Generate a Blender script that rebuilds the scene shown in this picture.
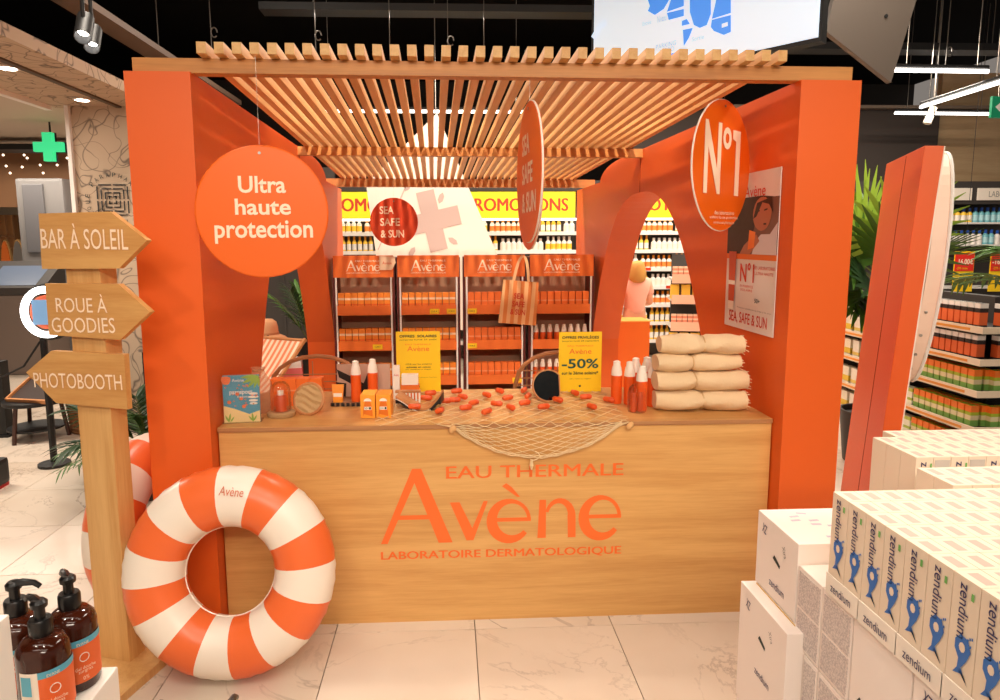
import bpy, bmesh, math, random
from mathutils import Vector, Matrix
random.seed(7)
R = math.radians
for o in list(bpy.data.objects): bpy.data.objects.remove(o)
scene = bpy.context.scene
COL = scene.collection

# ---------------------------------------------------------------- camera
CAM_H, F, CX, CY = 1.6711, 670.5, 479.87, 326.89
PITCH, YAW, ROLL = 0.1291, 0.0459, -0.0045
_f = Vector((math.sin(YAW)*math.cos(PITCH), math.cos(YAW)*math.cos(PITCH), -math.sin(PITCH)))
_r = Vector((math.cos(YAW), -math.sin(YAW), 0)); _u = _r.cross(_f)
_r2 = _r*math.cos(ROLL)+_u*math.sin(ROLL); _u2 = -_r*math.sin(ROLL)+_u*math.cos(ROLL)
cd = bpy.data.cameras.new('camera'); cam = bpy.data.objects.new('camera', cd); COL.objects.link(cam)
mw = Matrix((( _r2.x, _u2.x, -_f.x, 0), (_r2.y, _u2.y, -_f.y, 0), (_r2.z, _u2.z, -_f.z, CAM_H), (0, 0, 0, 1)))
cam.matrix_world = mw
cd.sensor_width = 36; cd.lens = F/1000*36; cd.shift_x = (500-CX)/1000; cd.shift_y = (CY-350)/1000
cd.clip_start = 0.05; cd.clip_end = 100
scene.camera = cam
CP = Vector((0, 0, CAM_H))
def ray(x, y): return _r2*((x-CX)/F)-_u2*((y-CY)/F)+_f
def px(x, y, ax, v):
    d = ray(x, y); i = 'XYZ'.index(ax); return CP+d*((v-CP[i])/d[i])

# ---------------------------------------------------------------- exposure, world, large lights
vs = scene.view_settings
vs.view_transform = 'Standard'; vs.look = 'None'; vs.gamma = 1; vs.exposure = -0.32
vs.use_curve_mapping = False
def lin(c):
    c = c/255; return c/12.92 if c <= .04045 else ((c+.055)/1.055)**2.4
def rgb(r, g, b): return (lin(r), lin(g), lin(b), 1)
w = bpy.data.worlds.new('world'); scene.world = w; w.use_nodes = True
w.node_tree.nodes['Background'].inputs[0].default_value = (1, .88, .78, 1)
w.node_tree.nodes['Background'].inputs[1].default_value = .27
def area(name, loc, sx, sy, e, tgt=None, col=(1, .88, .74)):
    d = bpy.data.lights.new(name, 'AREA'); d.shape = 'RECTANGLE'; d.size = sx; d.size_y = sy; d.energy = e; d.color = col
    o = bpy.data.objects.new(name, d); COL.objects.link(o); o.location = loc
    if tgt: o.rotation_euler = (Vector(tgt)-Vector(loc)).to_track_quat('-Z', 'Y').to_euler()
    return o
LAMPS = [  # ceiling light bars added to brighten the scene: name, place, length along X, along Y, watts
    ('fill_bar_lamp', (-.9, .7, 3.93), 2.2, .16, 14), ('fill_bar_lamp', (1.7, .7, 3.93), 2.2, .16, 14),
    ('fill_bar_lamp', (.2, -1.2, 3.93), 4.2, .16, 40),
    ('fill_bar_lamp', (.6, 7.1, 3.9), 4.8, .16, 240), ('fill_bar_lamp', (4.6, 7.2, 3.6), 3.0, .16, 190),
    ('fill_bar_lamp', (-1.9, 3.6, 4.4), .16, 3.0, 130), ('fill_bar_lamp', (2.9, 4.3, 4.3), .16, 3.4, 200),
    ('fill_bar_lamp', (-5.2, 8.9, 2.78), 2.6, .3, 70), ('fill_bar_lamp', (-4.6, 5.2, 2.78), 1.4, .3, 110),
]
for n, l, sx, sy, e in LAMPS: area(n, l, sx, sy, e)
FILL_LIGHT = (.3, -2.4, 3.5)      # unseen fill lamp added to light the displays from behind the camera
area('display_fill_lamp', FILL_LIGHT, 4.2, .25, 190, (.25, 4.6, .9))
# track spot lamps: place, aim, watts, cone
SPOTS = [((-1.3, .35, 3.62), (-1.1, 2.75, .1), 60, 66), ((-.1, .35, 3.62), (-.1, 2.8, .2), 60, 66),
         ((1.2, .35, 3.62), (1.1, 2.8, .3), 60, 66), ((2.2, .35, 3.62), (1.7, 2.7, .3), 65, 66),
         ((-.5, 3.1, 4.2), (-.35, 5.9, 1.0), 190, 60), ((.75, 3.1, 4.2), (.6, 5.9, 1.0), 190, 60),
         ((.2, 4.3, 4.2), (.2, 3.2, .9), 150, 80)]
for l, t, e, a in SPOTS:
    d = bpy.data.lights.new('track_spot_lamp', 'SPOT'); d.energy = e*2.2*(.62 if l[1] < 1 else 1.25); d.spot_size = R(a); d.spot_blend = .6; d.shadow_soft_size = .06; d.color = (1, .88, .74)
    o = bpy.data.objects.new('track_spot_lamp', d); COL.objects.link(o)
    v = (Vector(t)-Vector(l)).normalized(); o.location = Vector(l)+v*.1; o.rotation_euler = v.to_track_quat('-Z', 'Y').to_euler()

# ---------------------------------------------------------------- materials
MATS = {}
def mat(name, col, rough=.5, metal=0, emit=0, trans=0, alpha=1, spec=.5, ecol=None, bump=0, bscale=60):
    if name in MATS: return MATS[name]
    m = bpy.data.materials.new(name); m.use_nodes = True; b = m.node_tree.nodes['Principled BSDF']
    b.inputs['Base Color'].default_value = col; b.inputs['Roughness'].default_value = rough; b.inputs['Metallic'].default_value = metal
    b.inputs['Specular IOR Level'].default_value = spec
    if emit: b.inputs['Emission Color'].default_value = ecol or col; b.inputs['Emission Strength'].default_value = emit
    if trans: b.inputs['Transmission Weight'].default_value = trans; b.inputs['IOR'].default_value = 1.3
    b.inputs['Alpha'].default_value = alpha
    N = m.node_tree.nodes; L = m.node_tree.links
    nz = N.new('ShaderNodeTexNoise'); nz.inputs['Scale'].default_value = bscale; nz.inputs['Detail'].default_value = 3
    tc = N.new('ShaderNodeTexCoord'); L.new(tc.outputs['Object'], nz.inputs['Vector'])
    mr = N.new('ShaderNodeMapRange'); mr.inputs['To Min'].default_value = max(0, rough-.05); mr.inputs['To Max'].default_value = min(1, rough+.05)
    L.new(nz.outputs['Fac'], mr.inputs['Value']); L.new(mr.outputs['Result'], b.inputs['Roughness'])
    if bump:
        bp = N.new('ShaderNodeBump'); bp.inputs['Strength'].default_value = bump; bp.inputs['Distance'].default_value = .004
        L.new(nz.outputs['Fac'], bp.inputs['Height']); L.new(bp.outputs['Normal'], b.inputs['Normal'])
    MATS[name] = m; return m
def ramp(N, stops):
    r = N.new('ShaderNodeValToRGB'); e = r.color_ramp.elements
    while len(e) > 1: e.remove(e[-1])
    e[0].position, e[0].color = stops[0]
    for p, c in stops[1:]: k = e.new(p); k.color = c
    return r
def wood(name, c1, c2, grain=(1, 14, 14), rough=.5, coord='Object', fine=30):
    m = mat(name, c1, rough); N = m.node_tree.nodes; L = m.node_tree.links; b = N['Principled BSDF']
    tc = N.new('ShaderNodeTexCoord'); mp = N.new('ShaderNodeMapping'); mp.inputs['Scale'].default_value = grain
    oi = N.new('ShaderNodeObjectInfo'); ad = N.new('ShaderNodeVectorMath'); ad.operation = 'ADD'
    mu = N.new('ShaderNodeMath'); mu.operation = 'MULTIPLY'; mu.inputs[1].default_value = 40
    L.new(oi.outputs['Random'], mu.inputs[0]); L.new(tc.outputs[coord], mp.inputs['Vector'])
    L.new(mp.outputs['Vector'], ad.inputs[0]); L.new(mu.outputs[0], ad.inputs[1])
    n1 = N.new('ShaderNodeTexNoise'); n1.inputs['Scale'].default_value = 1; n1.inputs['Detail'].default_value = 4; n1.inputs['Distortion'].default_value = .6
    n2 = N.new('ShaderNodeTexNoise'); n2.inputs['Scale'].default_value = fine/3; n2.inputs['Detail'].default_value = 2
    L.new(ad.outputs[0], n1.inputs['Vector']); L.new(ad.outputs[0], n2.inputs['Vector'])
    mx = N.new('ShaderNodeMath'); mx.operation = 'MULTIPLY_ADD'; mx.inputs[1].default_value = .35; L.new(n2.outputs['Fac'], mx.inputs[0]); L.new(n1.outputs['Fac'], mx.inputs[2])
    r = ramp(N, [(.45, c2), (.85, c1)]); L.new(mx.outputs[0], r.inputs['Fac']); L.new(r.outputs['Color'], b.inputs['Base Color'])
    return m
ORANGE = mat('orange_paint', rgb(226, 94, 22), .5)
ORANGE2 = mat('orange_display_card', rgb(234, 114, 36), .5)
ORANGE_DISC = mat('orange_disc_print', rgb(238, 102, 14), .42)
ORANGE_TXT = mat('orange_vinyl_lettering', rgb(243, 112, 42), .5)
CREAM_TXT = mat('cream_lettering', rgb(255, 226, 196), .5)
WHITE = mat('white_plastic', rgb(240, 232, 224), .45)
CREAM = mat('cream_card', rgb(243, 230, 214), .6)
BLACK = mat('black_metal', rgb(14, 13, 13), .5)
DARK = mat('dark_grey_panel', rgb(58, 52, 48), .6)
CEILM = mat('black_ceiling_paint', rgb(10, 9, 9), .95, spec=.1)
YEL = mat('yellow_card', rgb(250, 205, 20), .5)
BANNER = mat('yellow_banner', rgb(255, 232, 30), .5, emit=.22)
RED = mat('red_print', rgb(214, 60, 24), .5)
INK = mat('dark_ink', rgb(30, 44, 40), .6)
GREEN = mat('green_ink', rgb(20, 78, 70), .6)
BLUE = mat('blue_ink', rgb(42, 108, 186), .5)
GREY = mat('grey_print', rgb(150, 140, 132), .6)
STEEL = mat('brushed_metal', rgb(170, 160, 150), .35, .9)
GLASS = mat('clear_plastic', (1, 1, 1, 1), .05, trans=1, alpha=.45)
SHELFW = mat('white_shelf', rgb(238, 232, 226), .5)
OAK = wood('oak_laminate', rgb(224, 172, 104), rgb(204, 148, 82), (.9, 9, 16), .42)
OAKTOP = wood('oak_worktop', rgb(216, 164, 98), rgb(194, 138, 74), (1, 14, 14), .35)
OAKEDGE = wood('plywood_edge', rgb(190, 136, 88), rgb(160, 108, 64), (1, 10, 60), .5)
PINE = wood('pine_slat', rgb(226, 178, 114), rgb(206, 150, 86), (14, .8, 14), .5)
PINEX = wood('pine_beam', rgb(206, 140, 72), rgb(172, 108, 50), (.8, 14, 14), .5)
SIGNW = wood('signboard_wood', rgb(216, 162, 96), rgb(198, 138, 74), (1.4, 20, 16), .5)
POSTW = wood('post_wood', rgb(224, 176, 112), rgb(204, 148, 84), (16, 16, .9), .5)
DECKW = wood('beech_wood', rgb(206, 142, 88), rgb(180, 112, 62), (10, 10, 4), .5)
def marble():
    m = mat('marble_tile', rgb(236, 224, 212), .2); N = m.node_tree.nodes; L = m.node_tree.links; b = N['Principled BSDF']
    ge = N.new('ShaderNodeNewGeometry'); oi = N.new('ShaderNodeObjectInfo')
    ad = N.new('ShaderNodeVectorMath'); ad.operation = 'MULTIPLY_ADD'; ad.inputs[1].default_value = (1, 1, 1)
    co = N.new('ShaderNodeCombineXYZ'); mu = N.new('ShaderNodeMath'); mu.operation = 'MULTIPLY'; mu.inputs[1].default_value = 37
    L.new(oi.outputs['Random'], mu.inputs[0]); L.new(mu.outputs[0], co.inputs[0]); L.new(mu.outputs[0], co.inputs[2])
    L.new(ge.outputs['Position'], ad.inputs[0]); L.new(co.outputs[0], ad.inputs[2])
    n0 = N.new('ShaderNodeTexNoise'); n0.inputs['Scale'].default_value = 1.6; n0.inputs['Detail'].default_value = 7; n0.inputs['Distortion'].default_value = 1.1; n0.inputs['Roughness'].default_value = .62
    L.new(ad.outputs[0], n0.inputs['Vector'])
    r = ramp(N, [(0, (0, 0, 0, 1)), (.485, (0, 0, 0, 1)), (.5, (1, 1, 1, 1)), (.515, (0, 0, 0, 1))]); L.new(n0.outputs['Fac'], r.inputs['Fac'])
    n1 = N.new('ShaderNodeTexNoise'); n1.inputs['Scale'].default_value = 1.3; L.new(ad.outputs[0], n1.inputs['Vector'])
    mk = N.new('ShaderNodeMath'); mk.operation = 'MULTIPLY'; r2 = ramp(N, [(.42, (0, 0, 0, 1)), (.68, (.75, .75, .75, 1))]); L.new(n1.outputs['Fac'], r2.inputs['Fac'])
    L.new(r.outputs['Color'], mk.inputs[0]); L.new(r2.outputs['Color'], mk.inputs[1])
    n2 = N.new('ShaderNodeTexNoise'); n2.inputs['Scale'].default_value = 1.1; n2.inputs['Detail'].default_value = 4; L.new(ad.outputs[0], n2.inputs['Vector'])
    r3 = ramp(N, [(.3, rgb(216, 198, 178)), (.7, rgb(234, 220, 204))]); L.new(n2.outputs['Fac'], r3.inputs['Fac'])
    mx = N.new('ShaderNodeMix'); mx.data_type = 'RGBA'; L.new(mk.outputs[0], mx.inputs['Factor']); L.new(r3.outputs['Color'], mx.inputs['A']); mx.inputs['B'].default_value = rgb(140, 120, 104)
    L.new(mx.outputs['Result'], b.inputs['Base Color'])
    return m
MARBLE = marble()
def banded(name, base, bands, axis='Z', rough=.5):
    """Print in bands along an axis of the object's box: bands = [(from, to, colour)]."""
    m = mat(name, base, rough); N = m.node_tree.nodes; L = m.node_tree.links; b = N['Principled BSDF']
    tc = N.new('ShaderNodeTexCoord'); sp = N.new('ShaderNodeSeparateXYZ'); L.new(tc.outputs['Generated'], sp.inputs[0])
    st = [(0, base)]
    for a, z, c in bands: st += [(a, c), (z, base)]
    r = ramp(N, st); r.color_ramp.interpolation = 'CONSTANT'; L.new(sp.outputs[axis], r.inputs['Fac']); L.new(r.outputs['Color'], b.inputs['Base Color'])
    return m

# ---------------------------------------------------------------- mesh helpers
class MB:
    step = 0
    def __init__(s): s.v = []; s.f = []; s.mi = []; s.k = 0
    def add(s, vs, fs, m=0, M=None):
        k = len(s.v); s.v += [(M @ Vector(p)) if M else Vector(p) for p in vs]; s.f += [tuple(i+k for i in f) for f in fs]; s.mi += [m]*len(fs); return s
    def box(s, x0, x1, y0, y1, z0, z1, m=0, M=None, bev=0):
        if bev:
            bm = bmesh.new(); bmesh.ops.create_cube(bm, size=1)
            for v in bm.verts: v.co = Vector(((x0+x1)/2+v.co.x*(x1-x0), (y0+y1)/2+v.co.y*(y1-y0), (z0+z1)/2+v.co.z*(z1-z0)))
            bmesh.ops.bevel(bm, geom=bm.edges[:], offset=bev, segments=2, affect='EDGES', profile=.7)
            bm.verts.index_update(); s.add([v.co.copy() for v in bm.verts], [[v.index for v in f.verts] for f in bm.faces], m, M); bm.free(); return s
        return s.add([(x0, y0, z0), (x1, y0, z0), (x1, y1, z0), (x0, y1, z0), (x0, y0, z1), (x1, y0, z1), (x1, y1, z1), (x0, y1, z1)],
                     [(3, 2, 1, 0), (4, 5, 6, 7), (0, 1, 5, 4), (1, 2, 6, 5), (2, 3, 7, 6), (3, 0, 4, 7)], m, M)
    def lathe(s, prof, n=16, m=0, M=None, sy=1):
        vs = []; fs = []
        for r, z in prof:
            for i in range(n): a = 2*math.pi*i/n; vs.append((r*math.cos(a), r*math.sin(a)*sy, z))
        for j in range(len(prof)-1):
            for i in range(n): k = (i+1) % n; fs.append((j*n+i, j*n+k, (j+1)*n+k, (j+1)*n+i))
        if prof[0][0] > 1e-5: fs.append(tuple(range(n-1, -1, -1)))
        if prof[-1][0] > 1e-5: fs.append(tuple((len(prof)-1)*n+i for i in range(n)))
        return s.add(vs, fs, m, M)
    def tube(s, pts, r, n=6, m=0, M=None, closed=False):
        pts = [Vector(p) for p in pts]; vs = []; fs = []; N = len(pts); up = None
        for i, p in enumerate(pts):
            a = pts[(i-1) % N] if (closed or i) else p; b = pts[(i+1) % N] if (closed or i < N-1) else p
            t = (b-a).normalized()
            if up is None: up = t.orthogonal().normalized()
            up = (up-t*up.dot(t)); up = up.normalized() if up.length > 1e-6 else t.orthogonal().normalized()
            sd = t.cross(up); rr = r[i] if isinstance(r, (list, tuple)) else r
            for k in range(n): a = 2*math.pi*k/n; vs.append(p+up*math.cos(a)*rr+sd*math.sin(a)*rr)
        for i in range(N if closed else N-1):
            j = (i+1) % N
            for k in range(n): q = (k+1) % n; fs.append((i*n+k, i*n+q, j*n+q, j*n+k))
        if not closed: fs += [tuple(range(n-1, -1, -1)), tuple((N-1)*n+k for k in range(n))]
        return s.add(vs, fs, m, M)
    def prism(s, poly, y0, y1, m=0, M=None):   # poly in (x, z), thickness along y
        n = len(poly); vs = [(x, y0, z) for x, z in poly]+[(x, y1, z) for x, z in poly]
        ar = sum(poly[i][0]*poly[(i+1) % n][1]-poly[(i+1) % n][0]*poly[i][1] for i in range(n))
        a, b = list(range(n)), list(range(n, 2*n))
        fs = [tuple(a), tuple(b[::-1])]+[(i, i+n, (i+1) % n+n, (i+1) % n) for i in range(n)]
        if ar < 0: fs = [f[::-1] for f in fs]
        return s.add(vs, fs, m, M)
    def flat(s, poly, y=0, m=0, M=None):       # a printed shape in the (x, z) plane facing -y
        n = len(poly); ar = sum(poly[i][0]*poly[(i+1) % n][1]-poly[(i+1) % n][0]*poly[i][1] for i in range(n)); s.k += 1; y -= s.step*s.k
        return s.add([(x, y, z) for x, z in (poly if ar > 0 else poly[::-1])], [tuple(range(n))], m, M)
    def strip(s, pts, ws, y=0, m=0):           # a brush stroke in the (x, z) plane
        L = []
        for i, p in enumerate(pts):
            a = Vector(pts[max(0, i-1)]); b = Vector(pts[min(len(pts)-1, i+1)]); t = (b-a).normalized(); nn = Vector((-t.y, t.x))
            ww = ws[i] if isinstance(ws, (list, tuple)) else ws
            L.append((Vector(p)+nn*ww/2, Vector(p)-nn*ww/2))
        for (a, b), (c, d) in zip(L, L[1:]): s.flat([a, b, d, c], y, m)
        return s
    def mesh(s, name, mats, smooth=False):
        me = bpy.data.meshes.new(name); me.from_pydata(s.v, [], s.f)
        for m in (mats if isinstance(mats, (list, tuple)) else [mats]): me.materials.append(m)
        me.polygons.foreach_set('material_index', s.mi)
        if smooth:
            me.polygons.foreach_set('use_smooth', [True]*len(me.polygons))
            try: me.set_sharp_from_angle(angle=R(40))
            except Exception: pass
        me.update(); return me
    def build(s, name, mats, parent=None, loc=(0, 0, 0), smooth=False, kind=None, rot=None):
        return link(name, s.mesh(name, mats, smooth), parent, loc, kind, rot)
def link(name, me, parent=None, loc=(0, 0, 0), kind=None, rot=None):
    o = bpy.data.objects.new(name, me); COL.objects.link(o); o.parent = parent; o.location = loc
    if rot: o.rotation_euler = rot
    if kind: o['kind'] = kind
    return o
def tag(o, label, cat, group=None):
    o['label'] = label; o['category'] = cat
    if group: o['group'] = group
    return o
def thing(name, label, cat, loc=(0, 0, 0), rotz=0, group=None):
    return tag(link(name, None, None, loc, None, (0, 0, rotz)), label, cat, group)
def struct(name, mb, mats, smooth=False): return mb.build(name, mats, None, (0, 0, 0), smooth, 'structure')
def dup(o, loc=None, rot=None, label=None, group=None, scale=None):
    def cp(a, par):
        c = a.copy(); COL.objects.link(c); c.parent = par
        for ch in list(a.children): cp(ch, c)
        return c
    c = cp(o, None)
    if loc is not None: c.location = loc
    if rot is not None: c.rotation_euler = rot
    if scale is not None: c.scale = scale
    if label: c['label'] = label
    if group: c['group'] = group
    return c
TXT = {}
def text(s, w, h, m, parent=None, loc=(0, 0, 0), rot=(0, 0, 0), bold=0, name='lettering'):
    """Flat lettering scaled to w x h, centred at loc, upright, facing -Y before rot."""
    key = (s, m.name, bold)
    if key not in TXT:
        cu = bpy.data.curves.new('lettering', 'FONT'); cu.body = s; cu.resolution_u = 3; cu.offset = 0 if 'M' in s else bold; cu.align_x = 'CENTER'; cu.space_line = .95
        t = bpy.data.objects.new('tmp', cu); COL.objects.link(t); dg = bpy.context.evaluated_depsgraph_get()
        me = bpy.data.meshes.new_from_object(t.evaluated_get(dg)); bpy.data.objects.remove(t); bpy.data.curves.remove(cu)
        xs = [v.co.x for v in me.vertices]; ys = [v.co.y for v in me.vertices]
        x0, x1, y0, y1 = min(xs), max(xs), min(ys), max(ys)
        for v in me.vertices: v.co = Vector(((v.co.x-(x0+x1)/2)/(x1-x0), 0, (v.co.y-(y0+y1)/2)/(y1-y0)))
        if 'M' in s and bold:      # heavier strokes: the outline repeated a hair to the left and right
            co = [v.co.copy() for v in me.vertices]; fc = [tuple(p.vertices) for p in me.polygons]; k = len(co); sh = bold/(x1-x0)
            v3 = [c+Vector((d*sh, e, 0)) for d, e in ((0, 0), (-1, -.0004), (1, -.0008)) for c in co]
            me = bpy.data.meshes.new('lettering'); me.from_pydata(v3, [], [tuple(i+j*k for i in f) for j in range(3) for f in fc])
        me.materials.clear(); me.materials.append(m); me.name = 'lettering'; TXT[key] = me
    o = link(name, TXT[key], parent, loc, None, rot); o.scale = (w, 1, h); return o
def arc(cx, cz, rx, rz, a0, a1, n): return [(cx+rx*math.cos(R(a0+(a1-a0)*i/n)), cz+rz*math.sin(R(a0+(a1-a0)*i/n))) for i in range(n+1)]
def logo_mb():
    """The flared five-letter logo, 800 wide, baseline 0, cap height 255."""
    b = MB(); b.step = .35
    b.flat([(0, 0), (22, 0), (128, 240), (106, 255)]); b.flat([(106, 255), (136, 255), (236, 0), (190, 0), (104, 232)])
    b.flat([(40, 82), (165, 82), (158, 97), (46, 97)])
    b.flat([(228, 138), (260, 138), (310, 30), (302, 6), (282, 6)]); b.flat([(282, 6), (305, 6), (353, 140), (339, 140), (296, 34)])
    def e(cx, cz, rx, rz):
        p = arc(cx, cz, rx-10, rz-6, 0, 322, 26)
        ww = [12+24*max(0, math.sin(R((a*322/26-60)*.62)))**1.5 for a in range(27)]
        b.strip(p, ww); b.flat([(cx-rx+18, cz-4), (cx+rx-4, cz-4), (cx+rx-4, cz+9), (cx-rx+18, cz+9)])
    e(428, 72, 72, 72); b.flat([(400, 190), (414, 200), (432, 186), (460, 152), (450, 152)])
    b.flat([(518, 8), (546, 8), (546, 140), (524, 140)]); p = arc(590, 84, 42, 52, 165, 0, 12)
    b.strip(p, [10+16*i/12 for i in range(13)]); b.flat([(620, 8), (646, 8), (645, 86), (618, 86)])
    e(732, 76, 70, 74)
    return b
LOGO = {}
def logo(w, m, parent, loc, rot=(0, 0, 0), small=None):
    """w: width of the big word; lettering above and below comes with it (colour small)."""
    if m.name not in LOGO:
        b = logo_mb(); b.v = [Vector(((v.x-400)/800, v.y/80000, (v.z-128)/800)) for v in b.v]; LOGO[m.name] = b.mesh('logo', m)
    o = link('logo', LOGO[m.name], parent, loc, None, rot); o.scale = (w, w, w)
    sm = small or m; q = Matrix.Rotation(rot[2], 3, 'Z')
    text('EAU THERMALE', w*.73, w*.052, sm, parent, Vector(loc)+q @ Vector((w*.137, 0, w*.14)), rot, .012)
    text('LABORATOIRE DERMATOLOGIQUE', w*1.0, w*.04, sm, parent, Vector(loc)+q @ Vector((w*.0, 0, -w*.214)), rot, .022)
    return o

# ================================================================ THE SETTING
T, GX, GY = .6, -.5024, 2.707
fl = MB().box(-12, 9, -3, 14, -.05, -.012); floor = struct('floor', fl, mat('tile_grout', rgb(150, 132, 116), .8))
tile = MB().box(0, T-.004, 0, T-.004, -.012, 0).mesh('tile', MARBLE)
for i in range(-9, 8):
    for j in range(-4, 13):
        if i < -4 and j < -1: continue
        if i > 4 and j < -1: continue
        link('tile', tile, floor, (GX+i*T+.002, GY+j*T+.002, 0))
struct('ceiling', MB().box(-12, 9, -3, 14, 4.6, 4.7), CEILM)
struct('wall_back', MB().box(-12, 9, 13, 13.1, 0, 4.6), mat('dark_back_wall', rgb(40, 34, 30), .8))
# ---------------------------------------------------------------- neighbouring shop on the left
XB = -2.66
DOODLE = mat('doodle_wallpaper', rgb(192, 168, 142), .7)
def doodle(m):
    N = m.node_tree.nodes; L = m.node_tree.links; b = N['Principled BSDF']; ge = N.new('ShaderNodeNewGeometry')
    acc = None
    for sc, off in ((2.6, 0), (3.6, 5), (1.9, 9)):
        mp = N.new('ShaderNodeMapping'); mp.inputs['Location'].default_value = (off, off*.7, off*.3); L.new(ge.outputs['Position'], mp.inputs[0])
        n = N.new('ShaderNodeTexNoise'); n.inputs['Scale'].default_value = sc; n.inputs['Detail'].default_value = .6; n.inputs['Distortion'].default_value = 1.2
        L.new(mp.outputs[0], n.inputs['Vector'])
        r = ramp(N, [(0, (0, 0, 0, 1)), (.484, (0, 0, 0, 1)), (.5, (1, 1, 1, 1)), (.516, (0, 0, 0, 1))]); L.new(n.outputs['Fac'], r.inputs['Fac'])
        if acc is None: acc = r.outputs['Color']
        else:
            k = N.new('ShaderNodeMath'); k.operation = 'MAXIMUM'; L.new(acc, k.inputs[0]); L.new(r.outputs['Color'], k.inputs[1]); acc = k.outputs[0]
    mx = N.new('ShaderNodeMix'); mx.data_type = 'RGBA'; k = N.new('ShaderNodeMath'); k.operation = 'MULTIPLY'; k.inputs[1].default_value = .85
    L.new(acc, k.inputs[0]); L.new(k.outputs[0], mx.inputs['Factor']); mx.inputs['A'].default_value = rgb(192, 168, 142); mx.inputs['B'].default_value = rgb(84, 70, 62)
    L.new(mx.outputs['Result'], b.inputs['Base Color'])
doodle(DOODLE)
struct('trim_1', MB().box(-3.62, XB, 1.5, 6.6, 2.9, 2.985), DOODLE)      # the soffit above the shop front
struct('trim_2', MB().box(-3.03, -2.98, 1.5, 6.58, 2.885, 2.9), mat('bronze_groove', rgb(84, 66, 52), .6))
struct('trim_3', MB().box(-3.66, -3.6, 1.5, 6.5, 2.86, 2.95), WHITE)
pl = px(75, 110, 'Y', 6.5)
col_w = struct('wall_left', MB().box(-3.44, -2.3, 6.5, 6.75, 0, 2.9), DOODLE)
struct('trim_4', MB().box(-3.475, -3.44, 6.46, 6.78, 0, 2.9), WHITE)
em = MB()                                                                              # black emblem on the patterned column
for a in range(4):
    q = Matrix.Rotation(a*math.pi/2, 4, 'Y')
    for k in range(1, 5): em.box(.008, .012+.028*k, -.002, 0, .036*k-.012, .036*k, 0, q).box(.036*k-.012, .036*k, -.002, 0, .008, .012+.028*k, 0, q)
ec = px(113, 200, 'Y', 6.49); emb = em.build('emblem', BLACK, col_w, ec)
for i, ch in enumerate('PARAPHARMACIE ARTISTIQUE '):
    if ch == ' ': continue
    a = math.pi/2-2*math.pi*i/25+.9; text(ch, .03, .04, INK, col_w, (ec.x+.23*math.cos(a), 6.488, ec.z+.23*math.sin(a)), (0, math.pi/2-a, 0))
struct('ceiling_shop', MB().box(-10, -3.66, 2, 12, 2.95, 3.02), mat('shop_ceiling_slats', rgb(206, 188, 168), .7))
shop_w = struct('wall_shop', MB().box(-10, -3.3, 9.9, 10.0, 2.16, 2.95), mat('brown_shop_fascia', rgb(146, 104, 70), .7))
DOT = mat('lamp_dot', rgb(255, 236, 210), .5, emit=6)
for i, (x, y) in enumerate([(8, 145), (20, 141), (33, 145), (3, 155), (24, 155), (69, 141), (6, 166), (22, 167), (40, 165), (57, 165), (72, 172), (67, 158), (43, 173), (27, 158), (10, 173), (75, 165), (62, 152), (2, 148)]):
    MB().lathe([(.0, -.012), (.014, -.006), (.014, .0)], 8, 0, Matrix.Rotation(R(90), 4, 'X')).build('pin_light', DOT, shop_w, px(x, y, 'Y', 9.895))
gc = px(49, 147, 'Y', 7.6)
crs = thing('pharmacy_cross', 'green illuminated pharmacy cross hanging in the neighbouring shop', 'sign', gc)
GL = mat('green_led', rgb(50, 200, 130), .4, emit=.9, ecol=rgb(64, 232, 150))
MB().prism([(-.05, -.15), (.05, -.15), (.05, -.05), (.15, -.05), (.15, .05), (.05, .05), (.05, .15), (-.05, .15), (-.05, .05), (-.15, .05), (-.15, -.05), (-.05, -.05)], -.03, .03).build('cross_face', GL, crs)
MB().box(-.055, .055, .03, .06, -.155, .155).box(-.155, .155, .03, .06, -.055, .055).tube([(0, .045, .15), (0, .045, 2.95-gc.z)], .01).build('housing', BLACK, crs)
struct('wall_shop_rear', MB().box(-12, -2.0, 12.2, 12.3, 0, 2.95), mat('grey_shop_wall', rgb(150, 142, 136), .7))
cabm = mat('grey_cabinet', rgb(128, 124, 122), .5)
t = thing('wall_cabinet', 'tall light grey rounded cabinet inside the neighbouring shop', 'cabinet', px(50, 260, 'Y', 9.4))
a0, a1, b1 = px(22, 262, 'Y', 9.4), px(62, 178, 'Y', 9.4), px(24, 180, 'Y', 9.4)
MB().box(a0.x-t.location.x, a1.x-t.location.x, 0, .4, -t.location.z, a1.z-t.location.z, 0, None, .04).build('body', cabm, t)
MB().box(a0.x-t.location.x+.1, a1.x-t.location.x-.25, -.03, 0, .1, a1.z-t.location.z-.08, 0, None, .012).build('door', mat('grey_cabinet_door', rgb(104, 102, 104), .4), t)
t = thing('shop_shelf', 'warm lit shelving with tan compartments inside the neighbouring shop', 'shelf', px(12, 300, 'Y', 11.6))
l0 = px(-12, 215, 'Y', 11.6)-t.location; l1 = px(24, 300, 'Y', 11.6)-t.location
MB().box(l0.x, l1.x, .1, .16, -1.2, l0.z).build('back_panel', mat('lit_shelf_back', rgb(246, 204, 140), .6, emit=.7), t)
for k in range(6): MB().box(l0.x, l1.x, -.1, .1, .05+k*.2, .075+k*.2).build('shelf', mat('tan_shelf', rgb(180, 130, 84), .5), t)
for k in range(5): x = l0.x+(l1.x-l0.x)*k/4; MB().box(x-.012, x+.012, -.1, .1, -1.2, l0.z).build('upright', MATS['tan_shelf'], t)
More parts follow.
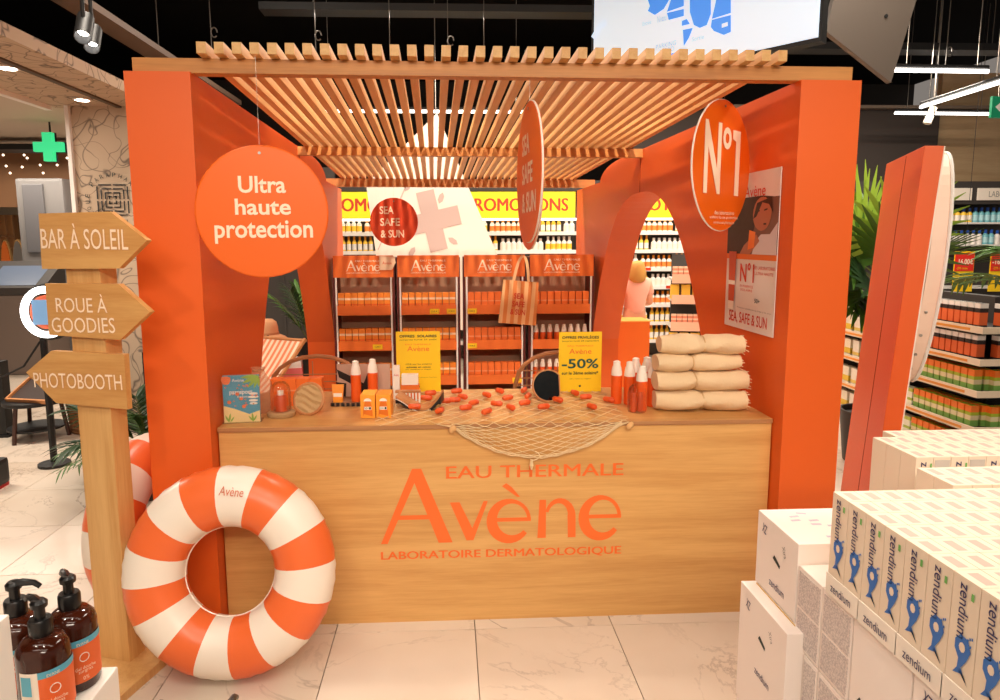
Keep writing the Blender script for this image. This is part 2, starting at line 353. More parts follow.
for nm, lb, x0, x1, mm, y_ in (('arched_display', 'orange arched display board inside the neighbouring shop', 1, 11, ORANGE2, 10.6), ('arched_mirror', 'gold framed arched mirror inside the neighbouring shop', 12.5, 25, STEEL, 10.4)):
    c = px((x0+x1)/2, 266, 'Y', y_); wd = (px(x1, 250, 'Y', y_)-px(x0, 250, 'Y', y_)).x/2
    t = thing(nm, lb, nm.split('_')[1], (c.x, y_, 0))
    ap = [(-wd, 0), (wd, 0), (wd, c.z-.1)]+arc(0, c.z-.1, wd, .5, 0, 180, 12)+[(-wd, c.z-.1)]
    MB().prism([(x*1.1, z) for x, z in ap], .02, .06).build('frame', mat('gold_frame', rgb(196, 150, 90), .4), t)
    MB().prism([(x*.92, z*.985) for x, z in ap], 0, .03).build('panel', mm, t)
t = thing('tablet_kiosk', 'dark touch screen counter inside the neighbouring shop', 'counter', (px(10, 300, 'Y', 8.6).x, 8.6, 0))
zt = px(10, 275, 'Y', 8.6).z
MB().box(-.45, .42, 0, .5, 0, zt-.25, 0, None, .05).build('body', mat('taupe_counter', rgb(112, 96, 86), .5), t)
MB().prism([(0, zt-.25), (.5, zt-.25), (.5, zt+.16), (0, zt-.16)], -.45, .42, 0, Matrix.Rotation(R(90), 4, 'Z') @ Matrix.Scale(-1, 4, (0, 1, 0))).build('desk_top', DARK, t)
MB().add([(-.3, .04, zt-.13), (.3, .04, zt-.13), (.3, .4, zt+.1), (-.3, .4, zt+.1)], [(0, 1, 2, 3)]).build('screen', mat('pale_screen', rgb(90, 104, 126), .3, emit=.12), t)
# ---------------------------------------------------------------- dark wall and promotion shelves behind the kiosk
struct('wall_dark', MB().box(-2.7, -1.66, 9.0, 9.1, 0, 2.6).box(-2.2, -2.17, 8.98, 9.0, 0, 2.6), DARK)
YS = 9.2
prom = thing('promotion_shelving', 'long black wall shelving with white shelves under yellow promotions banner', 'shelving', (0, YS, 0))
MB().box(-1.62, 4.1, .3, .36, 0, 2.46).build('back_panel', mat('black_shelf_back', rgb(78, 72, 68), .6), prom)
ROWZ = [1.77, 1.52, 1.27, 1.02, .77, .52, .27]
for z in ROWZ:
    MB().box(-1.6, 4.1, -.02, .3, z-.025, z).build('shelf', SHELFW, prom)
    MB().box(-1.6, 4.1, -.03, -.02, z-.04, z+.01).build('price_rail', WHITE, prom)
for x in (-1.6, -.55, .5, 1.55, 2.6, 3.65): MB().box(x-.012, x+.012, .24, .3, 0, 2.46).build('upright', BLACK, prom)
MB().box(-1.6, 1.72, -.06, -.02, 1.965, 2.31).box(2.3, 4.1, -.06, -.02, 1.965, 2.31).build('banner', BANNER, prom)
MB().box(-1.6, 4.1, -.06, .3, 2.32, 2.46).build('header', DARK, prom)
MB().box(-1.6, 4.1, .0, .06, 1.93, 1.96).build('light_strip', mat('shelf_light', rgb(255, 240, 220), .5, emit=3), prom)
xw = px(517, 206, 'Y', YS).x
for k in (-1, 0, 1): text('PROMOTIONS', 1.37, .17, RED, prom, (xw+k*1.9, -.062, 2.14), (0, 0, 0), .03)
for k in range(3): MB().box(-.04, .04, -.034, -.03, -.02, .02).build('price_tag', RED, prom, (2.75+.3*k, 0, ROWZ[2+k]-.01))
# bottles
def bottle_mesh(nm, body, cap, lab, r=.03, h=.16):
    b = MB().lathe([(r*.96, 0), (r, .01), (r, h*.62), (r*.45, h*.76)], 10, 0).lathe([(r*.5, h*.76), (r*.5, h), (r*.2, h)], 8, 1).lathe([(r*1.02, h*.12), (r*1.02, h*.5)], 10, 2)
    return b.mesh(nm, [body, cap, lab], True)
YLAB = mat('yellow_label', rgb(246, 200, 60), .5); OLAB = mat('orange_label', rgb(240, 140, 60), .5); CAPO = mat('orange_cap', rgb(238, 150, 40), .45)
BT = [('white bottle with yellow label', bottle_mesh('bottle', WHITE, WHITE, YLAB)), ('white bottle with pale label and white cap', bottle_mesh('bottle', WHITE, WHITE, CREAM, .034, .14)),
      ('amber bottle with white shoulder label', bottle_mesh('bottle', YLAB, CAPO, WHITE, .026, .17)), ('white flacon with orange label', bottle_mesh('bottle', WHITE, CAPO, OLAB, .03, .15)),
      ('white bottle with blue label', bottle_mesh('bottle', WHITE, WHITE, mat('teal_label', rgb(70, 150, 170), .5), .03, .16))]
ORD = ['top', 'second', 'third', 'fourth', 'fifth', 'sixth', 'lowest']
def put_bottles(x0, x1, rows, where):
    for ri in rows:
        x = x0; k = ri
        while x < x1:
            kind = (4 if ri >= 5 and where[0] == 'i' else k*7+ri*3) % (5 if ri >= 5 else 4)
            n = 5+(k+ri) % 4
            lb = f'{BT[kind][0]}, {ORD[ri]} shelf, {where}'
            for q in range(n):
                if x > x1: break
                for d in (0,):
                    o = link('bottle', BT[kind][1], None, (x, YS+.06, ROWZ[ri])); o.scale = (1.15, 1.15, 1.2); tag(o, lb, 'bottle', f'{BT[kind][0]}s, {ORD[ri]} promotion shelf {where}')
                x += .074
            x += .03; k += 1
put_bottles(-1.5, -.95, (0, 1), 'left of the white cross sign')
put_bottles(.2, 1.75, (0, 1), 'right of the white cross sign')
put_bottles(2.3, 3.75, range(7), 'seen through right arch')

# ---------------------------------------------------------------- right aisle: wall shelving and low gondola
struct('wall_right', MB().box(px(938, 140, 'Y', 9.6).x, 9, 9.6, 9.7, 2.42, 4.0), wood('beige_wood_wall', rgb(196, 164, 124), rgb(176, 142, 102), (.6, 6, 6), .6))
struct('trim_5', MB().box(2.6, px(938, 140, 'Y', 9.5).x, 9.5, 9.6, 2.0, px(930, 109, 'Y', 9.5).z), mat('charcoal_bulkhead', rgb(64, 54, 48), .7))
struct('trim_6', MB().box(2.6, 9, 9.35, 9.45, px(930, 109, 'Y', 9.4).z, px(930, 106, 'Y', 9.4).z), mat('grey_trunking', rgb(130, 112, 96), .6))
wr = thing('wall_shelving', 'dark wall shelving with white header signs beyond the right aisle', 'shelving', (0, 8.9, 0))
MB().box(4.3, 9, .3, .36, 0, 2.42).build('back_panel', DARK, wr)
MB().box(4.3, 9, -.05, .3, 2.12, 2.42).build('header', DARK, wr)
for k in range(4):
    x0 = px(944 if k == 0 else 977, 200, 'Y', 8.84).x + (0 if k < 2 else (k-1)*.95); x1 = px(971, 200, 'Y', 8.84).x if k == 0 else x0+.85
    s_ = MB().box(x0, x1, -.07, -.05, 2.17, 2.33).build('header_sign', CREAM, wr)
    if k == 1: text('LABORATOIRES', .6, .08, GREY, wr, (x0+.45, -.072, 2.25))
for z in (1.88, 1.58, 1.0, .6, .3): MB().box(4.3, 9, 0, .3, z-.025, z).build('shelf', SHELFW, wr)
wb = [bottle_mesh('bottle', mat('teal_bottle', rgb(110, 180, 190), .4), mat('blue_cap', rgb(30, 80, 170), .4), mat('pale_blue_label', rgb(170, 214, 220), .5), .036, .2),
      bottle_mesh('bottle', WHITE, MATS['blue_cap'], WHITE, .036, .19), bottle_mesh('bottle', YLAB, MATS['blue_cap'], CREAM, .036, .19)]
for r_, z in enumerate((1.88, 1.58)):
    for k in range(22):
        kd = (0 if k < 7 else 1 if k < 11 else 2 if k < 16 else 0) if r_ == 0 else (0 if k % 9 < 2 else 1)
        o = link('bottle', wb[kd], None, (5.85+k*.085, 8.98, z))
        tag(o, ('teal', 'white', 'yellow')[kd]+' bottle with blue cap, '+('upper' if r_ == 0 else 'lower')+' shelf below the white header signs', 'bottle', ('teal', 'white', 'yellow')[kd]+' bottles on '+('upper' if r_ == 0 else 'lower')+' wall shelf')
for i, (x0, x1, lb) in enumerate(((953, 974, 'yellow price poster with red block reading minus 16,00 euro'), (989, 1012, 'yellow price poster with red block at the right picture edge'))):
    c = px((x0+x1)/2, 271, 'Y', 7.9); hw = (x1-x0)/2*7.9/F*1.02
    t = thing('price_poster', lb+', hung over the aisle', 'poster', c)
    MB().box(-hw, hw, 0, .006, -.25, .24).build('card', YEL, t); MB().box(-hw*.95, hw*.95, -.004, 0, 0, .22).build('red_block', mat('red_block', rgb(222, 40, 26), .5), t)
    text('-16,00€', hw*1.7, .08, CREAM_TXT, t, (0, -.006, .11), (0, 0, 0), .03); text('-20% caisse', hw*1.1, .03, YEL, t, (-hw*.2, -.006, .035))
    text('en magasin', hw*.9, .02, INK, t, (hw*.2, -.003, -.08)); MB().tube([(0, .003, .24), (0, .003, 4.6-c.z)], .003).build('cord', BLACK, t)
    MB().strip([(-.05, -.13), (0, -.15), (.05, -.18)], .03, -.003).build('print_mark', INK, t)
gn = thing('low_gondola', 'low white and black gondola filled with boxes beside the right aisle', 'shelving', (0, 0, 0))
GXX, GYY = 3.68, 4.42
MB().box(GXX+.32, GXX+.4, GYY+.3, 8.2, 0, 1.24).box(GXX+.4, 5.6, GYY+.3, GYY+.38, 0, 1.24).build('back_panel', mat('gondola_back', rgb(52, 48, 45), .6), gn)
MB().box(GXX+.06, 5.6, GYY+.06, 8.2, 0, .1).build('plinth', BLACK, gn)
GZ = [1.045, .82, .595, .335, .1]
for z in GZ:
    MB().box(GXX, GXX+.4, GYY, 8.2, z-.03, z).box(GXX+.4, 5.6, GYY, GYY+.35, z-.03, z).build('shelf', mat('black_shelf', rgb(40, 36, 34), .5), gn)
    MB().box(GXX-.012, GXX, GYY-.012, 8.2, z-.035, z+.012).box(GXX, 5.6, GYY-.012, GYY, z-.035, z+.012).build('price_rail', mat('cream_rail', rgb(232, 214, 188), .5), gn)
    MB().box(GXX-.014, GXX-.012, GYY+.1, 6.4, z-.022, z-.004).build('price_strip', mat('amber_price_strip', rgb(226, 150, 60), .5), gn)
pk = [('black and orange tube pack', banded('pack_black_orange', rgb(40, 32, 30), [(.1, .62, rgb(226, 104, 50)), (.8, 1, rgb(240, 236, 230))]), (.05, .06, .17)),
      ('lime box with orange lid', banded('pack_orange_lime', rgb(170, 190, 50), [(.68, 1, rgb(240, 124, 40)), (.0, .28, rgb(120, 170, 80)), (.3, .52, rgb(226, 214, 170))][::-1]), (.055, .06, .15)),
      ('flat green and white box', banded('pack_green', rgb(238, 238, 212), [(.3, .45, rgb(168, 186, 70)), (.8, 1, rgb(186, 204, 80))]), (.16, .07, .14)),
      ('white carton with teal side', banded('pack_teal', rgb(240, 236, 220), [(.1, .3, rgb(240, 214, 110))]), (.09, .07, .15)),
      ('white and yellow carton', banded('pack_yellow', rgb(244, 238, 214), [(.1, .45, rgb(240, 206, 70))]), (.09, .07, .15))]
pm = [MB().box(-a/2, a/2, -b/2, b/2, 0, c).mesh('product_box', m_) for _, m_, (a, b, c) in pk]
# side of the gondola (boxes lined up along Y) and its end (along X)
for r_, z in enumerate(GZ):
    y = GYY+.06; kinds = {0: (0, 0), 1: (0, 0), 2: (1, 2), 3: (1, 2), 4: (1, 2)}[r_]
    while y < 5.5:
        kd = kinds[0] if y < GYY+.62 else kinds[1]
        a, b_, c = pk[kd][2]; a += .012
        for dx in ((.05, .13) if kd == 1 else (.05,)):
            o = link('product_box', pm[kd], None, (GXX+dx, y+a/2, z), None, (0, 0, R(90)))
            tag(o, f'{pk[kd][0]}, {ORD[r_]} shelf aisle side of low gondola', 'box', f'{pk[kd][0]} aisle side {ORD[r_]} shelf')
        y += a
    for k in range(6):
        kd = kinds[0]; o = link('product_box', pm[kd], None, (GXX+.16+k*.066, GYY+.05, z))
        tag(o, f'{pk[kd][0]}, {ORD[r_]} shelf, end of low gondola', 'box', f'{pk[kd][0]} gondola end {ORD[r_]} shelf')
    for k in range(11):
        kd = 3+k % 2; o = link('product_box', pm[kd], None, (GXX+.06, 5.62+k*.13, z), None, (0, 0, R(90)))
        tag(o, f'{pk[kd][0]}, {ORD[r_]} gondola shelf left of leaning panel', 'box', f'{pk[kd][0]} gap {ORD[r_]} shelf')
# ================================================================ THE KIOSK
SHR = R(1.26); XL, XR, YF, H = -.975, 1.405, 2.70, 2.295
def inx(x, y): return x-.022*(y-YF)
kwl = thing('kiosk_side', 'left orange kiosk side wall with arched opening, behind the Ultra disc', 'wall', (XL, YF, 0), SHR)
kwr = thing('kiosk_side', 'right orange kiosk side wall with arched opening and poster', 'wall', (XR, YF, 0), SHR)
kiosk = thing('pergola', 'slatted pale wooden pergola roof resting on the orange kiosk walls', 'pergola', (0, 0, 0))
half = [(1.0-(1-t)**2.2) for t in [i/22 for i in range(23)]]
def arch_w(dz): return min(1.36, 1.25*dz**.385)
ap = []
for i in range(25):
    dz = 2.0*(i/24)**2; ap.append((arch_w(dz), 2.0-dz))
YM = 4.78-YF
poly = [(0, 0), (0, H), (2.62, H)]+[(2.62+.62*math.sin(R(a))*1.0, H-.13*(1-math.cos(R(a)))) for a in range(10, 91, 10)]+[(4.2, H-.13), (4.2, 0)]
poly += [(YM+w_, z) for w_, z in ap[::-1]]+[(YM-w_, z) for w_, z in ap[1:]]
Q = Matrix.Rotation(R(90), 4, 'Z')      # (x, y) -> (-y, x): the prism's x runs along world Y
MB().prism(poly, 0, .245, 0, Q).build('panel', ORANGE, kwl)
MB().prism(poly, -.25, 0, 0, Q).build('panel', ORANGE, kwr)
for x, kw in ((.0015, kwl), (-.0015, kwr)): MB().box(-.0015, .0015, -.002, .002, 2.0, H).build('panel_seam', mat('dark_seam', rgb(150, 50, 14), .6), kw, (x, YM, 0))
MB().box(-1.195, 1.62, 2.715, 2.775, 2.295, 2.35, 0, None, .002).build('beam', PINEX, kiosk)
MB().box(inx(XL, 4.75), inx(XR, 4.75), 4.73, 4.79, 2.236, 2.294).build('beam', PINEX, kiosk)
MB().box(inx(XL, 6.5)-.1, inx(XR, 6.5)+.1, 6.55, 6.61, 2.166, 2.242).build('beam', PINEX, kiosk)
SL = MB().box(-.0175, .0175, 0, 4.02, 0, .042, 0, None, .0015).mesh('slat', PINE)
for i in range(35):
    link('slat', SL, kiosk, (-.914+i*.0652, 2.655, 2.3525), None, (-.0268, 0, SHR))
kiosk.rotation_euler = (0, .0057, 0); kiosk.location = (-.013, 0, .008); kwl.scale = (1, 1, 1.0066)
# ---------------------------------------------------------------- counter
ctr = thing('counter', 'light oak counter with orange brand lettering across its front', 'counter', (0, 0, 0))
YC, HC = 2.781, .895
MB().box(-.972, 1.398, YC, YC+.03, 0, HC-.022).build('front_panel', OAK, ctr)
MB().box(-.972, -.942, YC+.03, 3.4, 0, HC-.022).box(1.368, 1.398, YC+.03, 3.4, 0, HC-.022).build('side_panel', OAK, ctr)
MB().box(-.974, 1.40, YC-.004, 3.44, HC-.02, HC, 0, None, .002).build('worktop', OAKTOP, ctr)
MB().box(-.974, 1.40, YC-.006, YC-.003, HC-.02, HC-.002).build('worktop_edge', OAKEDGE, ctr)
for z in (.3, .58): MB().box(-.94, 1.366, YC+.035, 3.38, z-.02, z).build('inner_shelf', OAK, ctr)
lw = px(622, 541, 'Y', YC).x-px(382, 541, 'Y', YC).x; lc = px(502, 541, 'Y', YC)
logo(lw, ORANGE_TXT, ctr, (lc.x, YC-.0015, lc.z+.16*lw))
# ---------------------------------------------------------------- hanging discs
def disc(name, label, c, r, rz, lines, m=ORANGE_DISC, hang=2.36, tilt=0):
    t = thing(name, label, 'sign', c, rz)
    b = MB(); n = 48
    b.prism([(r*math.cos(2*math.pi*i/n), r*math.sin(2*math.pi*i/n)) for i in range(n)], 0, .01); b.build('disc', m, t)
    e = MB().tube([(r*math.cos(2*math.pi*i/n), .005, r*math.sin(2*math.pi*i/n)) for i in range(n)], .0055 if r < .2 or abs(rz) < .5 else .004, 5, 0, None, True); e.build('rim', CREAM if abs(rz) > .5 else m, t)
    MB().tube([(0, .005, r-.02), (0, .005, hang-c[2])], .0006, 4).build('cord', STEEL, t)
    MB().lathe([(.006, 0), (.006, .003)], 8, 0, Matrix.Rotation(R(90), 4, 'X')).build('eyelet', STEEL, t, (0, 0, r-.025))
    for s, w_, h_, x, z, bo in lines: text(s, w_*r, h_*r, CREAM_TXT, t, (x*r, -.0025, z*r), (0, 0, 0), bo)
    return t
c = px(262, 212, 'Y', 2.66); r = 66*2.66/F*.945
disc('hanging_disc', 'large round orange disc reading Ultra haute protection', c, r, R(3), [('Ultra', .72, .26, .02, .42, .02), ('haute', .85, .25, .02, .08, .02), ('protection', 1.5, .36, .02, -.31, .02)])
c = px(723, 166, 'Y', 2.9)
t = disc('hanging_disc', 'orange disc reading No 1 turned sideways before right wall', c, .275, R(43), [('N', .56, 1.08, -.38, .1, .03), ('o', .3, .34, .1, .43, .03), ('des laboratoires', .7, .06, .1, -.72, 0), ('solaire haute protection', 1.0, .06, .1, -.8, 0), ('vendue en pharmacie', .75, .06, .1, -.88, 0)])
MB().flat([(.275*x, .275*z) for x, z in ((.42, -.44), (.58, -.44), (.58, .58), (.3, .58), (.3, .44), (.42, .41))], -.0025).build('lettering', CREAM_TXT, t)
c = px(528, 173, 'Y', 2.73)
disc('hanging_disc', 'orange disc reading Sea Safe and Sun seen nearly edge-on in kiosk middle', c, .275, R(-86.5), [('SEA', .6, .3, -.15, .42, .03), ('SAFE', .85, .3, -.03, 0, .03), ('& SUN', 1.1, .3, .1, -.42, .03)])
c = px(528.5, 192, 'Y', 3.3)
disc('hanging_disc', 'orange disc half hidden behind the edge-on disc in kiosk middle', c, .277, R(-85), [])
c = px(394, 222, 'Y', 5.75)
disc('hanging_disc', 'small dark orange disc reading Sea Safe and Sun before the white cross panel', c, .197, 0, [('SEA', .6, .33, -.3, .5, .02), ('SAFE', .83, .33, -.17, .0, .02), ('& SUN', 1.0, .33, -.08, -.5, .02)], mat('red_orange_disc', rgb(212, 66, 18), .45), 2.28)
# ---------------------------------------------------------------- poster on the right wall
t = thing('wall_poster', 'tall advertising poster with portrait and sunscreen tube on right kiosk wall', 'poster', (inx(1.398, 3.05), 3.05, 0), R(-90)+SHR)
MB().box(-.243, .243, 0, .004, 1.245, 1.97).build('sheet', mat('poster_paper', rgb(226, 214, 204), .5), t)
PD = mat('poster_dark', rgb(48, 26, 20), .5); PS = mat('poster_skin', rgb(176, 104, 74), .5); PW = mat('poster_white', rgb(214, 204, 204), .5); PB = mat('poster_backdrop', rgb(120, 84, 70), .5)
MB().box(-.2, .243, -.001, 0, 1.6, 1.85).build('picture_background', PB, t)
MB().flat([(-.243, 1.6), (-.06, 1.6), (.0, 1.66), (.03, 1.72), (.05, 1.84), (.2, 1.85), (.1, 1.86), (-.14, 1.86), (-.243, 1.8)], -.002).build('picture_hair', PD, t)
MB().flat(arc(.1, 1.78, .085, .075, 0, 360, 20)[:-1], -.003).build('picture_face', PS, t)
MB().flat([(.05, 1.83), (.18, 1.85), (.2, 1.78), (.16, 1.82), (.1, 1.83), (.05, 1.77), (.02, 1.76)], -.0035).build('picture_fringe', PD, t)
MB().flat([(.02, 1.6), (.243, 1.6), (.243, 1.74), (.18, 1.69), (.1, 1.69), (.05, 1.66)], -.003).build('picture_shirt', PW, t)
MB().flat([(-.1, 1.6), (.0, 1.6), (.09, 1.66), (.06, 1.69), (-.02, 1.66), (-.06, 1.64)], -.004).build('picture_hand', PS, t)
for f_ in ([(.12, 1.735), (.145, 1.735)], [(.05, 1.79), (.08, 1.795)], [(.12, 1.795), (.15, 1.8)]): MB().strip(f_, .007, -.0042).build('picture_feature', PD, t)
MB().flat([(-.02, 1.62), (.04, 1.63), (.05, 1.7), (-.01, 1.71)], -.0045).build('picture_tube', ORANGE2, t)
MB().box(-.243, .243, -.001, 0, 1.575, 1.6).build('picture_band', ORANGE2, t)
o = text('Avène', .2, .05, RED, t, (.02, -.002, 1.885)); 
tb = MB().flat([(-.2, 1.34), (-.14, 1.34), (-.13, 1.61), (-.21, 1.61)], -.0048); tb.build('tube_print', mat('tube_print', rgb(206, 84, 50), .4), t)
MB().flat([(-.205, 1.45), (-.135, 1.45), (-.134, 1.47), (-.206, 1.47)], -.005).flat([(-.2, 1.33), (-.14, 1.33), (-.14, 1.37), (-.2, 1.37)], -.005).build('tube_band', CREAM, t)
text('N°1', .14, .09, RED, t, (-.02, -.002, 1.515), (0, 0, 0), .02); text('DES LABORATOIRES', .2, .014, RED, t, (.14, -.002, 1.54)); text('ULTRA HAUTE', .17, .013, RED, t, (.14, -.002, 1.515))
text('EN PHARMACIE', .13, .012, RED, t, (-.02, -.002, 1.45)); text('SOLAIRE', .12, .01, RED, t, (-.02, -.002, 1.432)); text('50+', .05, .02, INK, t, (.09, -.002, 1.39)); text('Protection quotidienne du visage et du corps', .33, .01, GREY, t, (.06, -.002, 1.345))
text('SEA, SAFE & SUN', .38, .06, RED, t, (0, -.002, 1.295), (0, 0, 0), .008)
# ---------------------------------------------------------------- white hanging cross panel behind, grey kite panel, screen
def hung(name, label, cat, pts, Y, m, th=.04, group=None):
    P_ = [px(x, y, 'Y', Y) for x, y in pts]; c = sum(P_, Vector())/len(P_)
    t = thing(name, label, cat, c); MB().prism([(p.x-c.x, p.z-c.z) for p in P_], 0, th).build('panel', m, t); return t, c
KM = mat('white_panel', rgb(228, 212, 196), .7)
t, c = hung('suspended_sign', 'white angular hanging panel printed with pharmacy cross behind the kiosk', 'panel', [(437, 113), (366, 184), (376, 254), (384, 330), (530, 330), (498, 256), (467, 184)], 8.1, KM)
def loc2(x, y, c, Y): p = px(x, y, 'Y', Y)-c; return (p.x, p.z)
KG = mat('taupe_print', rgb(186, 160, 150), .7)
cc = loc2(432, 221, c, 8.1); b = MB(); b.step = .0005
q = Matrix.Rotation(R(13), 2)
for rect in ([(-.095, -.32), (.095, -.32), (.095, .32), (-.095, .32)], [(-.3, -.1), (.3, -.1), (.3, .1), (-.3, .1)]):
    b.flat([tuple(Vector(cc)+q @ Vector(p)*1.125) for p in rect], -.003)
b.build('cross_print', KG, t); b = MB()
for x, y, a in ((441, 198, 70), (453, 241, -35), (412, 252, 60), (408, 186, 60)):
    l = loc2(x, y, c, 8.1); q2 = Matrix.Rotation(R(a), 2)
    b.flat([tuple(Vector(l)+q2 @ Vector(p)) for p in ((-.07, 0), (-.03, .03), (.03, .03), (.07, 0), (.03, -.03), (-.03, -.03))], -.003)
b.build('leaf_print', KG, t)
MB().strip([loc2(406, 186, c, 8.1), loc2(378, 250, c, 8.1)], .012, -.003).build('fold_line', KG, t)
MB().tube([(0, .02, 1.2), (0, .02, 4.6-c.z)], .006).build('cable', STEEL, t)
t, c = hung('suspended_sign', 'grey metallic kite shaped panel hanging from the black ceiling', 'panel', [(834, -2), (826, 31), (891, 82.5), (917, -2), (930, -60), (850, -60)], 5.0, mat('grey_metal_panel', rgb(92, 82, 74), .45, .2), .05)
MB().lathe([(.014, 0), (.014, .004)], 8, 0, Matrix.Rotation(R(90), 4, 'X')).build('fixing_hole', BLACK, t, px(886, 16, 'Y', 4.996)-c)
MB().tube([(0, .02, .2), (0, .02, 4.6-c.z)], .006).build('cable', STEEL, t)
# screen
A, B = px(593, 86, 'Z', 3.0), px(818, 37, 'Z', 3.0)
sw = (Vector((B.x-A.x, B.y-A.y))).length; ra = math.atan2(B.y-A.y, B.x-A.x)
t = thing('hanging_screen', 'large bright screen showing blue site map above the pergola', 'screen', A, ra)
SCR = mat('lit_screen', rgb(205, 226, 246), .3, emit=.55, ecol=rgb(205, 232, 255))
MB().box(-.03, sw+.02, .006, .09, -.03, 1.25).build('housing', BLACK, t)
MB().box(0, sw, 0, .006, 0, 1.2).build('display', SCR, t)
SBL = mat('screen_blue', rgb(64, 136, 232), .4, emit=.75, ecol=rgb(64, 136, 236)); SLI = mat('screen_grey', rgb(150, 165, 190), .4, emit=.6, ecol=rgb(150, 165, 190))
nrm = Matrix.Rotation(ra, 3, 'Z') @ Vector((0, -1, 0)); inv = Matrix.Rotation(-ra, 3, 'Z')
def scr(x, y):
    d = ray(x, y); s = (A-CP).dot(nrm)/d.dot(nrm); p = inv @ (CP+d*s-A); return (p.x, p.z)
b = MB(); b.step = .0001
for pg in ([(647, -3), (671, -3), (664, 9), (655, 15), (648, 11), (650, 6)], [(672, -3), (684, -3), (684, 6), (667, 12), (670, 3)], [(667, 13), (684, 9), (684, 16), (669, 20)], [(690, -3), (711, -3), (711, 14), (707, 25), (700, 28), (694, 25), (690, 12)],
           [(717, -3), (731, -3), (731, 13), (712, 19), (715, 6)], [(712, 20), (731, 15), (731, 32), (724, 35), (714, 31), (711, 27)], [(682, 21), (687, 19), (690, 24), (682, 26)], [(683, 30), (693, 28), (689, 38), (684, 46)], [(667, 55), (680, 51), (680, 60), (667, 62)]):
    b.flat([scr(*p) for p in pg], -.002)
b.build('map_block', SBL, t)
def stext(s, x, y, w_, h_): l = scr(x, y); text(s, w_, h_, SLI, t, (l[0], -.002, l[1]), (0, 0, 0))
stext('PARKING', 666, 45, .18, .035); stext('NORD', 667, 50, .13, .035); stext('Entrée', 647, 23, .08, .03); stext('Niveau 1', 663, 18, .1, .05); stext('Sortie', 698, 38, .1, .03)
MB().flat([scr(722, 24), scr(728, 22), scr(728, 26), scr(722, 28)], -.003).build('map_label', SCR, t)
MB().strip([scr(593, 38), scr(600, 26), scr(606, 22)], .05, -.002).build('map_mark', mat('screen_pale', rgb(190, 216, 244), .4, emit=.8), t)
for x in (.3, sw-.3): MB().tube([(x, .05, 1.25), (x, .05, 4.6-3.0)], .02).build('bracket', BLACK, t)
# ---------------------------------------------------------------- ceiling fittings
HOUS = mat('black_housing', rgb(22, 20, 19), .5); LEDM = mat('led_diffuser', rgb(255, 250, 244), .4, emit=5)
for i, (n, l, sx, sy, e) in enumerate(LAMPS):
    nm = ['above the counter left', 'above the counter right', 'over the near aisle', 'over the promotion shelving', 'over the wall shelving', 'over the left walkway', 'over the right walkway', 'deep inside the neighbouring shop', 'near the neighbouring shop front'][i]
    t = thing('fill_light_bar', 'added slim black fill light bar '+nm, 'light', l)
    MB().box(-sx/2-.03, sx/2+.03, -sy/2-.03, sy/2+.03, .02, .09).build('housing', HOUS, t)  # housing for each added fill bar
    top = (4.6 if i < 7 else 2.95)-l[2]
    for s in (-1, 1): a = Vector((sx*.4*s, 0, .09)) if sx > sy else Vector((0, sy*.4*s, .09)); MB().tube([a, (a.x, a.y, top)], .004, 4).build('cable', STEEL, t)
t = thing('display_fill_light', 'unseen tilted black fill light added over the near aisle', 'light', FILL_LIGHT); t.rotation_euler = (Vector((.25, 4.6, 1.2))-Vector(FILL_LIGHT)).to_track_quat('-Z', 'Y').to_euler()  # housing of the added fill lamp
MB().box(-2.14, 2.14, -.16, .16, .02, .1).build('housing', HOUS, t)
for x in (-1.8, 1.8): MB().tube([(x, 0, .1), (x, .62, .95)], .01).build('bracket', STEEL, t)
def led(p, q, label, r=.018):
    t = thing('linear_light', label, 'light', p); v = q-p
    MB().tube([(0, 0, 0), v], r, 8).build('diffuser', LEDM, t); MB().tube([(0, 0, .02+r), v+Vector((0, 0, .02+r))], r*.9, 6).build('housing', HOUS, t)
    for f in (.12, .88): a = v*f; MB().tube([a+Vector((0, 0, r)), (a.x, a.y, 4.6-p.z)], .004, 4).build('cable', STEEL, t)
led(px(895, 70, 'Y', 6.0), px(988, 71.5, 'Y', 6.0), 'white linear light right of the grey kite panel')
led(px(921, 107, 'Y', 7.0), px(1010, 79, 'Y', 5.2), 'white linear light slanting up to the right picture edge')
led(px(895, 113, 'Y', 8.6), px(992, 114, 'Y', 8.6), 'lower white linear light in front of beige wall')
led(px(300, 111, 'Y', 8.4), px(545, 112, 'Y', 8.4), 'long white linear light seen through the pergola slats')
t = thing('spot_head', 'white cylindrical ceiling spotlight beside orange right pillar', 'light', px(930, 116, 'Y', 7.6))
MB().lathe([(.035, -.09), (.04, -.085), (.04, .09), (.03, .1)], 14, 0, Matrix.Rotation(R(20), 4, 'Y')).build('head', CREAM, t); MB().tube([(.03, 0, .12), (.03, 0, 4.6-t.location.z)], .008).build('stem', STEEL, t)
t = thing('exit_sign', 'green exit sign with white arrow at the right picture edge', 'sign', px(999, 107, 'Y', 6.4))
MB().box(-.07, .12, 0, .03, -.1, .1).build('panel', mat('exit_green', rgb(10, 120, 80), .4, emit=.4), t); MB().flat([(-.04, 0), (.03, .06), (.03, .03), (.1, .03), (.1, -.03), (.03, -.03), (.03, -.06)], -.003).build('arrow', WHITE, t)
MB().tube([(0, .015, .1), (0, .015, 4.6-t.location.z)], .005).build('cable', STEEL, t)
TRK = mat('brown_track', rgb(96, 76, 62), .6)
struct('trim_7', MB().box(-.1, .1, 0, 6.2, 0, .05), TRK).location = (-2.55, 2.2, 3.28)
